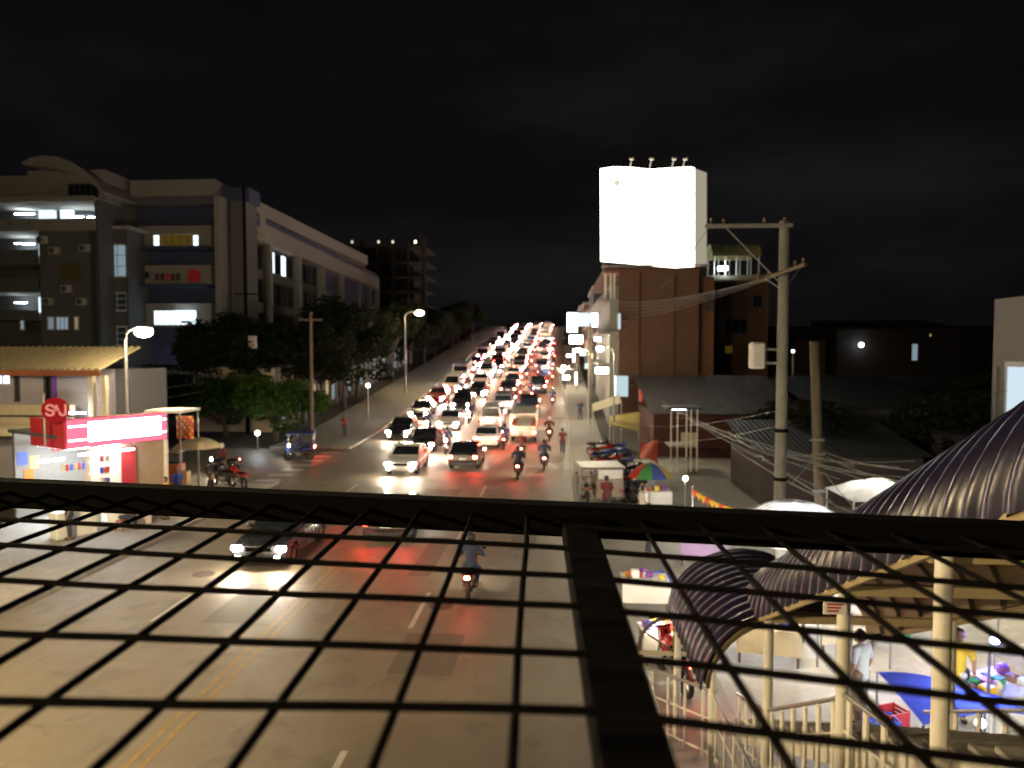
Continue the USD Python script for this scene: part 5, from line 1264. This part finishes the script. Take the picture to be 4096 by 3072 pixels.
# ------------------------------------------------------------------ dark low houses right of the road
def low_house(name_label, x0, x1, y0, y1, ze, zr, roofmat, wallmat, lit=None, along="x"):
    t = thing("low_house", name_label, "house")
    g0 = min(gz(y0), gz(y1)) - 0.4
    part(t, "wall", b2(x0 + 0.3, x1 - 0.3, y0 + 0.4, y1 - 0.4, g0, ze - 0.05), wallmat)
    n = max(3, int((x1 - x0) / 1.1))
    for i in range(n):
        xa, xb = x0 + (x1 - x0) * i / n, x0 + (x1 - x0) * (i + 1) / n - 0.015
        P = np.array([[(xa + (xb - xa) * s, y0 + (y1 - y0) * q, (ze + (zr - ze) * q) + 0.025 * math.sin(s * 10 * math.pi) + 0.02 * ((i * 7) % 3)) for s in np.linspace(0, 1, 21)] for q in np.linspace(0, 1, 3)])
        part(t, "roof_sheet", grid(P[:, ::-1], 0.012), roofmat, smooth=60)
    part(t, "rear_wall", b2(x0 + 0.3, x1 - 0.3, y1 - 0.39, y1 - 0.1, g0, zr - 0.1), wallmat)
    if lit:
        for (xa, za, w, h, m) in lit:
            f = part(t, "window", J(b2(xa, xa + w, y0 + 0.34, y0 + 0.39, za, za + 0.06), b2(xa, xa + w, y0 + 0.34, y0 + 0.39, za + h - 0.06, za + h), b2(xa, xa + 0.06, y0 + 0.34, y0 + 0.39, za + 0.06, za + h - 0.06), b2(xa + w - 0.06, xa + w, y0 + 0.34, y0 + 0.39, za + 0.06, za + h - 0.06)), DFR)
            part(f, "pane", b2(xa + 0.06, xa + w - 0.06, y0 + 0.36, y0 + 0.37, za + 0.06, za + h - 0.06), m)
low_house("low house with a wide dark rusty roof below the brown building", 5.8, 15.5, 45, 54, 2.9, 5.0, RUSTROOF, M("dark_red_wall", (0.07, 0.025, 0.02), 0.85))
low_house("low dark roofed house right of the wide rusty roof", 16.2, 25, 46, 56, 3.2, 4.9, DARKROOF, GREYW)
low_house("low dark shed behind the utility poles", 8.6, 16, 31, 37, 2.3, 3.3, DARKROOF, M("dark_board_wall", (0.04, 0.032, 0.028), 0.9))
low_house("long dark shed in the right yard under the loose wires", 17, 27, 27, 34, 2.4, 3.3, RUSTROOF, M("dark_board_wall", (0.04, 0.032, 0.028), 0.9))
hx_ = at(3380, 1310, 95)[0]
low_house("distant house with a wide low roof and a white lamp on the right skyline", at(3360, 0, 95)[0], at(3880, 0, 95)[0], 94, 104, at(0, 1322, 95)[2], at(0, 1292, 104)[2], RUSTROOF, M("dark_board_wall", (0.04, 0.032, 0.028), 0.9), [(at(3672, 0, 95)[0], at(0, 1440, 95)[2], 0.8, 2.2, E_WIND), (at(3742, 0, 95)[0], at(0, 1352, 95)[2], 0.3, 0.4, E_WINY)])
low_house("distant reddish house left of the skyline house with the white lamp", at(3150, 0, 92)[0], at(3345, 0, 92)[0], 92, 99, at(0, 1362, 92)[2], at(0, 1340, 99)[2], RUSTROOF, BROWNW)
t = thing("wall_lamp", "dazzling white lamp on the distant skyline house at right", "lamp")
pl_ = at(3445, 1380, 93.5)
part(t, "globe", move(trimesh.creation.icosphere(1, 0.30), *pl_), EM("wall_lamp_glow", (0.88, 0.95, 1.0), 16), smooth=60)
part(t, "bracket", cyl(pl_, pl_ + np.array([0, 1.0, 0]), 0.05, n=6), STEEL)
t = thing("wall_lamp", "small greenish lamp just right of the tall utility pole", "lamp")
pl_ = at(3172, 1405, 60)
part(t, "globe", move(trimesh.creation.icosphere(1, 0.12), *pl_), EM("small_lamp_glow", (0.75, 1.0, 0.95), 8), smooth=60)
part(t, "post", cyl((pl_[0], 60, gz(60)), pl_, 0.04, n=6), STEEL)
t = thing("corner_building", "pale building with a bright window cut by the right edge of the picture", "building")
YC = 24.0
xq = at(4016, 0, 33.0)[0]
part(t, "wall", b2(xq, xq + 9, 24, 33, 0, at(0, 1216, 33)[2]), WHITEP)
zq1, zq0 = at(0, 1462, 31.5)[2], at(0, 1720, 31.5)[2]
part(t, "window_frame", J(b2(xq - 0.09, xq, 24.6, 32.0, zq1, zq1 + 0.22), b2(xq - 0.08, xq, 31.88, 32.0, zq0, zq1), b2(xq - 0.07, xq, 28.2, 28.3, zq0, zq1), b2(xq - 0.08, xq, 24.6, 32.0, zq0 - 0.2, zq0)), WFR)
part(t, "pane", b2(xq - 0.04, xq - 0.03, 24.6, 31.88, zq0, zq1), EM("bright_window", (0.72, 0.88, 1.0), 0.9))
part(t, "down_pipe", cyl((xq - 0.08, 32.6, 0), (xq - 0.08, 32.6, zq1), 0.05, n=8), STEEL)

t = thing("porch_stall", "small white posted porch stall in front of the dark rusty roof", "stall")
YP = 40.0
xa, xb = at(2700, 0, YP)[0], at(2812, 0, YP)[0]
zt_, zb_ = at(0, 1622, YP)[2], at(0, 1762, YP)[2]
for x in (xa, xa + 0.35, xa + 0.85, xa + 1.1, xb - 0.06):
    part(t, "post", b2(x, x + 0.06, YP, YP + 0.06, 0.0, zt_), WHITEPAINT)
part(t, "roof", b2(xa - 0.2, xb + 0.2, YP - 0.2, YP + 2, zt_, zt_ + 0.1), DARKROOF)
part(t, "front_panel", b2(xa + 0.6, xb, YP + 0.1, YP + 0.14, zb_, zb_ + 0.75), CREAMW)
part(t, "floor", b2(xa, xb, YP + 0.15, YP + 2, zb_ - 0.1, zb_), CONC)
part(t, "tube_light", b2(xa + 0.2, xa + 1.0, YP + 0.8, YP + 0.85, zt_ - 0.12, zt_ - 0.06), EM("porch_light", (0.85, 0.95, 1.0), 8))

# ------------------------------------------------------------------ market below the stairway and along the yard
def tent(label, x, y, w, d, h, zt, mat, legs=True, lamp=None):
    t = thing("market_tent", label, "tent", (x, y, 0.08))
    n = 9
    P = np.array([[((i / (n - 1) - 0.5) * w, (j / (n - 1) - 0.5) * d, h + (zt - h) * (1 - max(abs(2 * i / (n - 1) - 1), abs(2 * j / (n - 1) - 1)) ** 1.3) - 0.05 * math.sin(i * 1.7) * math.sin(j * 2.1)) for i in range(n)] for j in range(n)])
    part(t, "canopy", grid(P[:, ::-1]), mat, smooth=60)
    for sx in (-1, 1):
        for sy in (-1, 1):
            part(t, "leg", cyl((sx * (w / 2 - 0.05), sy * (d / 2 - 0.05), 0), (sx * (w / 2 - 0.05), sy * (d / 2 - 0.05), h), 0.025, n=6), STEEL)
    if lamp is not None:
        part(t, "hanging_bulb", move(trimesh.creation.icosphere(1, 0.07), 0, 0, h - 0.15), lamp, smooth=60)
BULB = EM("market_bulb", (1.0, 0.95, 0.84), 800); BULBW = EM("market_bulb_warm", (1.0, 0.86, 0.58), 1100)
tent("white tent nearest the stairway at the lower right corner", 8.5, 10.6, 3.0, 2.6, 1.9, 2.6, THINW, lamp=BULBW)
tent("white tent behind the nearest one at the right", 8.6, 15.2, 2.8, 2.6, 1.9, 2.6, THINC, lamp=BULBW)
tent("small white tent seen past the bright stairway column", 6.3, 14.4, 1.6, 1.8, 1.8, 2.4, THINW, lamp=BULB)
tent("cream tent farther right beyond the two white tents", 12.0, 17.5, 3.2, 2.8, 2.0, 2.7, THINC, lamp=BULBW)
tent("green canopy tent between the white tents", 9.4, 19.8, 2.0, 1.8, 1.9, 2.4, THING, lamp=BULB)
tent("white tent at the head of the market behind the white dome umbrella", 10.8, 24.5, 2.6, 2.4, 1.9, 2.5, THINW, lamp=BULB)
goods_rng = np.random.default_rng(8)
GOODS = [REDP, ORANGEP, YELP, GREENT, BLUET, WHITET, M("brown_goods", (0.2, 0.1, 0.05), 0.7), M("purple_goods", (0.2, 0.06, 0.3), 0.6)]
def stall(label, x, y, w, d, rz=0.0, cloth=None, lamp=None, lampz=1.9, n=14):
    t = thing("market_stall", label, "stall", (x, y, 0.08), rz)
    part(t, "table_top", rb(-w / 2, w / 2, -d / 2, d / 2, 0.72, 0.78, 0.01), WOODP)
    if cloth is not None:
        part(t, "table_cloth", J(b2(-w / 2 - 0.01, w / 2 + 0.01, -d / 2 - 0.01, d / 2 + 0.01, 0.781, 0.79), b2(-w / 2 - 0.015, w / 2 + 0.015, -d / 2 - 0.02, -d / 2 - 0.01, 0.25, 0.79)), cloth)
    for sx in (-1, 1):
        for sy in (-1, 1):
            part(t, "leg", b2(sx * (w / 2 - 0.06) - 0.025, sx * (w / 2 - 0.06) + 0.025, sy * (d / 2 - 0.06) - 0.025, sy * (d / 2 - 0.06) + 0.025, 0, 0.72), WOODP)
    if lamp is not None:
        part(t, "lamp_post", cyl((w / 2 - 0.1, d / 2 - 0.1, 0.79), (w / 2 - 0.1, d / 2 - 0.1, lampz), 0.015, n=6), STEEL)
        part(t, "lamp", move(trimesh.creation.icosphere(1, 0.075), w / 2 - 0.1, d / 2 - 0.1, lampz), lamp, smooth=60)
    for k in range(n):
        px, py = goods_rng.uniform(-w / 2 + 0.12, w / 2 - 0.12), goods_rng.uniform(-d / 2 + 0.1, d / 2 - 0.1)
        s = goods_rng.uniform(0.06, 0.12)
        m = rb(px - s, px + s, py - s, py + s, 0.795, 0.795 + s * goods_rng.uniform(1, 2.4), 0.02) if k % 2 else move(trimesh.creation.icosphere(1, s), px, py, 0.795 + s * 0.9)
        part(t, "goods", m, GOODS[int(goods_rng.integers(len(GOODS)))])
BLUEL = EM("blue_lamp", (0.05, 0.10, 1.0), 800)
stall("stall with blue lamp beside the blue tarpaulin at the lower right", 7.7, 12.9, 1.6, 0.9, 0.5, WHITET, BLUEL, 1.35)
stall("stall with orange and yellow goods at the bottom right corner", 7.6, 8.2, 1.6, 0.9, 0.3, M("orange_cloth", (0.5, 0.16, 0.05), 0.8), None)
stall("brightly lit stall at the near end of the market row behind the edge bar", 4.15, 26.0, 1.4, 0.8, 0.1, WHITET, BULB, 2.05)
stall("lit stall with purple cloth right behind the edge bar of the mesh", 4.6, 22.6, 1.4, 0.8, -0.1, M("lilac_cloth", (0.45, 0.32, 0.55), 0.8), BULB, 1.55)
stall("stall under the umbrella with red and green panels", 4.2, 30.6, 1.3, 0.8, 0.0, WHITET, None)
stall("pale table stall among the motorbikes by the red tarpaulin", 3.9, 34.0, 1.3, 0.8, 0.2, WHITET, None)
stall("stall with green goods beside the small white tent", 6.4, 16.4, 1.4, 0.8, 0.3, CREAMT, None)
stall("stall between the stairway column and the small white tent", 4.6, 15.6, 1.3, 0.8, -0.2, CREAMT, BULBW, 1.9)
stall("stall tucked under the foot of the stairway near the half wheel grille", 2.35, 15.2, 1.1, 0.7, 0.1, WHITET, BULB, 1.75)
stall("white table stall left of the stairway foot beside the kerb", 2.3, 18.6, 1.2, 0.8, 0.0, WHITET, None)
for i, (x, y, c) in enumerate(((5.7, 12.6, BLUET), (6.0, 12.9, REDP), (9.2, 12.2, ORANGEP), (9.5, 12.6, YELP), (8.0, 17.0, GREENT), (3.0, 20.4, BLUET), (5.2, 25.0, REDP), (3.2, 29.4, WHITET), (2.8, 33.2, BLUET))):
    col = ["blue", "red", "orange", "yellow", "green", "blue", "red", "white", "blue"][i]
    wh = ["beside the small white tent", "beside the blue crate near the white tents", "right of the nearest white tent", "behind the orange crate at right", "next to the green canopy tent", "on the right pavement near the kerb", "beside the lit stall at the near end of the row", "on the pavement before the red and green umbrella", "next to the parked motorbikes"][i]
    t = thing("plastic_crate", f"{col} plastic crate {wh}", "crate", (x, y, 0.12 if x < 3.3 else 0.08), i * 0.4)
    for a in (-1, 1):
        part(t, "side", J(*[b2(a * 0.25 - 0.012, a * 0.25 + 0.012, -0.18, 0.18, 0.02 + q * 0.075, 0.07 + q * 0.075) for q in range(4)], b2(a * 0.25 - 0.011, a * 0.25 + 0.011, -0.18, -0.15, 0, 0.31), b2(a * 0.25 - 0.011, a * 0.25 + 0.011, 0.15, 0.18, 0, 0.31)), c)
        part(t, "end", b2(-0.238, 0.238, a * 0.18 - 0.01, a * 0.18 + 0.01, 0.02, 0.30), c)
    part(t, "bottom", b2(-0.235, 0.235, -0.168, 0.168, 0.0, 0.02), c)
t = thing("blue_tarpaulin", "low blue tarpaulin glowing from a lamp beneath it at the lower right", "tarpaulin")
P = np.array([[(5.35 + 1.9 * s_, 10.5 + 1.5 * r_, 1.35 + 0.22 * math.sin(2.6 * s_ + 1.2 * r_) - 0.10 * r_) for s_ in np.linspace(0, 1, 10)] for r_ in np.linspace(0, 1, 8)])
part(t, "sheet", grid(P[:, ::-1]), THINB, smooth=60)
for i_, j_ in ((0, 0), (0, -1), (-1, 0), (-1, -1)):
    q = P[i_, j_]
    part(t, "post", cyl((q[0], q[1], 0.08), q, 0.02, n=6), STEEL)
part(t, "hanging_bulb", move(trimesh.creation.icosphere(1, 0.07), 6.5, 11.1, 1.1), EM("tarpaulin_bulb", (0.75, 0.85, 1.0), 900), smooth=60)
# strings of small yellow and red flags
def bunting(label, a, b, n, drop):
    t = thing("bunting", label, "bunting")
    path = sag(a, b, drop, n + 1)
    part(t, "cord", tube(path, 0.008, 4), CABLE)
    for i in range(n):
        q = path[i] * 0.5 + path[i + 1] * 0.5; w = 0.10
        part(t, "flag", trimesh.Trimesh([q + [-w, 0, 0], q + [w, 0, 0], q + [0.01, 0.02, -0.26], q + [-w, 0.008, 0], q + [w, 0.008, 0], q + [0.01, 0.028, -0.26]], [[0, 2, 1], [3, 4, 5], [0, 1, 4], [0, 4, 3], [1, 2, 5], [1, 5, 4], [2, 0, 3], [2, 3, 5]], process=False), YELP if i % 3 else REDK, smooth=False)
bunting("string of yellow and red flags sloping down to the white dome umbrella", at(2770, 1956, 23), at(2998, 2046, 20.5), 12, 0.12)
for x, y, z in ((at(2770, 1956, 23)[0], 23, at(2770, 1956, 23)[2]), (at(2998, 2046, 20.5)[0], 20.5, at(2998, 2046, 20.5)[2])):
    solo("bunting_pole", cyl((x, y + 0.03, 0.08), (x, y + 0.03, z + 0.1), 0.025, n=8), STEEL, "thin steel pole at the " + ("far" if y > 22 else "near") + " end of the string of flags", "pole")

# parked motorbikes
place("red_bike", "motorcycle", "motorcycle with its red tail lamp lit beside the foot of the stairway", "motorcycle", (2.35, 14.2, 0.12), 0.25)
pk = np.random.default_rng(4)
kinds3 = ["parked_red_bike", "parked_blue_bike", "parked_black_bike"]
for i in range(15):
    y = 31.0 + i * 1.05
    kd = kinds3[int(pk.integers(3))]
    c = kd.split("_")[1]
    x = 2.75 + pk.uniform(-0.25, 0.25) + (0.9 if i % 2 else 0)
    place(kd, "parked_motorcycle", f"{c} motorcycle parked in the row on the right pavement, {NUM[i]} from the bridge", "motorcycle", (x, y, gz(y) + 0.12), -math.pi / 2 + pk.uniform(-0.4, 0.4))
place("tricycle", "motor_tricycle", "brown motor tricycle with pale back panel parked at the right kerb", "tricycle", (1.25, 31.5, 0.12), 0.12)
place("parked_red_bike", "parked_motorcycle", "red motorcycle standing by the zebra bars at the left street corner", "motorcycle", (-15.6, 33.6, 0.12), 0.9)
place("parked_black_bike", "parked_motorcycle", "black motorcycle standing beside the red one at the left street corner", "motorcycle", (-16.5, 33.9, 0.12), 1.2)

# people
PEOPLE = [("walker_red", 0.35, 47.0, 0.0, "person in dark red shirt walking along the right edge of the road", 0.0), ("stander_navy", -17.35, 24.0, 2.2, "person in navy shirt standing at the counter under the red fascia", 0.12), ("sitter_white", -16.3, 25.4, -1.0, "person in white shirt sitting before the shop counter", 0.12),
          ("stander_yellow", -15.6, 27.2, 2.4, "person in yellow shirt standing at the right end of the lit shop", 0.12), ("stander_blue", -16.3, 29.3, -2.0, "person in bright blue shirt standing between the shop and the orange cart", 0.12), ("sitter_black", -15.4, 30.4, -1.4, "person in black shirt sitting under the cream umbrella", 0.12),
          ("stander_white", 3.2, 26.6, -1.2, "person in white shirt standing at the brightly lit stall", 0.12), ("stander_navy", 3.0, 23.4, -1.5, "person in navy shirt standing at the stall with purple cloth", 0.12), ("walker_red", 2.0, 28.6, 0.2, "person in dark red shirt walking on the right pavement past the stalls", 0.12),
          ("stander_yellow", 7.3, 13.2, 2.8, "person in yellow shirt standing between the two white tents", 0.08), ("stander_white", 5.5, 13.0, 0.6, "person in white shirt behind the glowing blue tarpaulin", 0.08), ("stander_navy", 2.0, 62.0, 3.1, "person in navy shirt standing on the right pavement up the hill", 0.12), ("walker_red", -16.2, 53.0, 0.2, "person in dark red shirt walking on the left pavement under the trees", 0.12)]
for kd, x, y, r_, lab, dz in PEOPLE:
    place(kd, "person", lab, "person", (x, y, gz(y) + dz), r_)
for x, y, lab in ((-16.3, 25.4, "red plastic stool under the person sitting at the counter"), (-15.4, 30.4, "red plastic stool under the person beneath the cream umbrella")):
    t = thing("plastic_stool", lab, "stool", (x, y, 0.12))
    part(t, "seat", rb(-0.16, 0.16, -0.16, 0.16, 0.34, 0.38, 0.015), REDP)
    for a in (-1, 1):
        for b in (-1, 1):
            part(t, "leg", cyl((a * 0.16, b * 0.16, 0), (a * 0.12, b * 0.12, 0.34), 0.02, n=6), REDP)

# ------------------------------------------------------------------ utility poles and wires
UP = thing("utility_pole", "tall concrete utility pole with a long top arm at right", "utility pole")
ux = at(3130, 1400, 20)[0]; uz = at(3130, 884, 20)[2]
part(UP, "pole", cyl((ux, 20, 0), (ux, 20, uz), 0.165, 0.135, 14), CONCPOLE, smooth=60)
part(UP, "top_arm", J(b2(at(2826, 0, 20)[0], ux + 0.15, 19.78, 19.86, uz - 0.20, uz - 0.10)), STEEL)
part(UP, "brace", cyl((at(2905, 0, 20)[0], 19.82, uz - 0.16), (ux - 0.1, 19.82, uz - 1.75), 0.014, n=5), STEEL)
for x in (at(2850, 0, 20)[0], at(2900, 0, 20)[0], ux - 0.6, ux - 0.05):
    part(UP, "insulator", move(lathe([(0.0, 0.16), (0.035, 0.15), (0.03, 0.10), (0.05, 0.07), (0.03, 0.04), (0.02, 0.0)], 10), x, 19.82, uz - 0.10), M("brown_ceramic", (0.10, 0.05, 0.03), 0.25))
for dy in (-0.2, 0.2):
    q0, q1 = at(3010, 1130, 20.8 + dy), at(3222, 1056, 19.0 + dy)
    part(UP, "cross_arm", bar(q0, q1, 0.08, 0.10) if abs(q0[2] - q1[2]) < 0.05 else cyl(q0, q1, 0.05, n=6), WOODP)
for u, v in ((3030, 1118), (3075, 1106), (3180, 1066), (3214, 1056)):
    part(UP, "insulator", move(lathe([(0.0, 0.16), (0.04, 0.15), (0.035, 0.10), (0.055, 0.07), (0.035, 0.04), (0.02, 0.0)], 10), *at(u, v, 20)), M("brown_ceramic", (0.10, 0.05, 0.03), 0.25))
for du in (-1, 1):
    part(UP, "arm_brace", cyl(at(3130 + du * 70, 1092 - du * 22, 20), (ux, 20, at(0, 1180, 20)[2]), 0.012, n=4), STEEL)
tz_ = at(0, 1470, 20)[2]
part(UP, "transformer_can", rb(at(3022, 0, 20)[0], at(3078, 0, 20)[0], 19.8, 20.2, tz_, at(0, 1372, 20)[2], 0.05), M("can_grey", (0.45, 0.44, 0.42), 0.6))
part(UP, "can_bracket", J(b2(at(3078, 0, 20)[0], ux, 19.95, 20.05, tz_ + 0.12, tz_ + 0.18), b2(at(3078, 0, 20)[0], ux, 19.95, 20.05, tz_ + 0.5, tz_ + 0.56)), STEEL)
for v in (1700, 1880):
    z = at(0, v, 20)[2]
    part(UP, "clamp_band", cyl((ux, 20, z - 0.05), (ux, 20, z + 0.05), 0.185, n=14), BLACK)
WP = thing("wooden_pole", "leaning weathered wooden pole right of the tall concrete pole", "utility pole")
wp0, wp1 = at(3290, 2120, 22), at(3256, 1366, 22)
part(WP, "pole", cyl((wp0[0] + 0.02, 22, 0.0), wp1, 0.16, 0.13, 12), WOODP, smooth=60)
for v in (1758, 1815, 1960):
    q = at(3256 + (v - 1366) * 0.045, v, 22)
    part(WP, "clamp_band", cyl(q - [0, 0, 0.04], q + [0, 0, 0.04], 0.175, n=12), STEEL)
    part(WP, "bracket", b2(q[0] - 0.3, q[0] + 0.05, 21.78, 21.83, q[2] - 0.03, q[2] + 0.03), STEEL)
for i, (xo, yo, hgt, lab) in enumerate(((2.9, 63, 8.5, "slim pole on the right pavement before the lit signs"), (2.6, 88, 8.5, "slim pole on the right pavement under the white signs"), (-17.3, 49.0, 9.5, "dark slim pole before the white columns at left"))):
    t = thing("wooden_pole", lab, "utility pole", (xo, yo, gz(yo)))
    part(t, "pole", cyl((0, 0, -0.2), (0, 0, hgt), 0.13, 0.10, 10), WOODP, smooth=60)
    part(t, "cross_arm", b2(-0.8, 0.8, -0.06, 0.06, hgt - 0.6, hgt - 0.48), WOODP)
dp = at(975, 740, 55)
t = thing("wooden_pole", "tall dark pole standing before the corner of the blue and white building", "utility pole", (dp[0], 55, gz(55)))
part(t, "pole", cyl((0, 0, -0.2), (0, 0, dp[2] - gz(55)), 0.17, 0.12, 10), BLACK, smooth=60)
part(t, "cross_arm", b2(-0.9, 0.9, -0.06, 0.06, 11.0, 11.12), BLACK)
part(t, "meter_box", rb(0.25, 0.85, -0.25, 0.05, at(0, 1395, 55)[2] - gz(55), at(0, 1345, 55)[2] - gz(55), 0.03), M("meter_box_grey", (0.42, 0.38, 0.38), 0.6))
WIRES = [("pale wire from the snack stall roof toward the dark pole", at(634, 1480, 40), at(1600, 1530, 75), 0.15, GREYCABLE), ("second pale wire just below the first one at left", at(634, 1487, 40.2), at(1600, 1542, 75), 0.2, GREYCABLE), ("faint wire from the shophouse column to the street lamp pole", at(333, 1570, 30), at(900, 1512, 52), 0.2, GREYCABLE), ("lower faint wire from the shophouse across the left street", at(333, 1612, 30), at(900, 1540, 52), 0.3, GREYCABLE),
         ("thick pale wire sloping down from the porch stall toward the wooden pole", at(2910, 1724, 34), at(3330, 2010, 21), 0.1, GREYCABLE), ("second sloping wire below the thick one at right", at(2930, 1790, 34), at(3420, 2055, 20), 0.15, GREYCABLE), ("slack wire from the rusty roof to the tall concrete pole", at(2560, 1700, 44), at(3125, 1640, 20), 0.25, CABLE), ("sagging wire under the slack one to the concrete pole", at(2560, 1760, 44), at(3125, 1700, 20), 0.3, GREYCABLE),
         ("upper wire from the wooden pole to the stairway roof", at(3280, 1800, 22), at(3640, 1880, 14), 0.1, GREYCABLE), ("middle wire from the wooden pole to the stairway roof", at(3285, 1815, 22), at(3600, 1925, 14), 0.1, GREYCABLE), ("lowest wire from the wooden pole to the stairway roof", at(3290, 1880, 22), at(3440, 2050, 12), 0.05, GREYCABLE), ("wire from the concrete pole foot rising to the wooden pole", at(3160, 1940, 20), at(3250, 1840, 22), 0.02, GREYCABLE),
         ("thin wire across the dark yard to the building at the right edge", at(3140, 1630, 20), at(4030, 1560, 24), 0.35, CABLE), ("high wire from the top arm across the road to the left", at(2850, 884, 20), at(2640, 1150, 58), 0.3, CABLE), ("dark wire crossing the road in front of the right pavement", at(2120, 1668, 60), at(2760, 1672, 42), 0.1, CABLE)]
wr_ = np.random.default_rng(17)
for k in range(9):
    WIRES.append((f"{NUM[k]} of the nine loose wires strung from the rusty roof past the two poles", at(2640 + 40 * k, 1600 + 22 * k, 44), at(3300 + 60 * k, 1830 + 26 * wr_.uniform(0, 6), 17), wr_.uniform(0.1, 0.6), [CABLE, GREYCABLE, GREYCABLE][k % 3]))
for k in range(5):
    WIRES.append((f"{NUM[k]} of the five long wires running up the right pavement toward the lit signs", at(3040 + 40 * k, 1122 - 13 * k, 20), at(2380 + 12 * k, 1180 + 20 * k, 76), 0.7, CABLE))
for lab, a, b, dr, mt in WIRES:
    solo("overhead_wire", tube(sag(a, b, dr, 14), 0.02 if "thick" in lab else 0.010, 5), mt, lab, "wire")
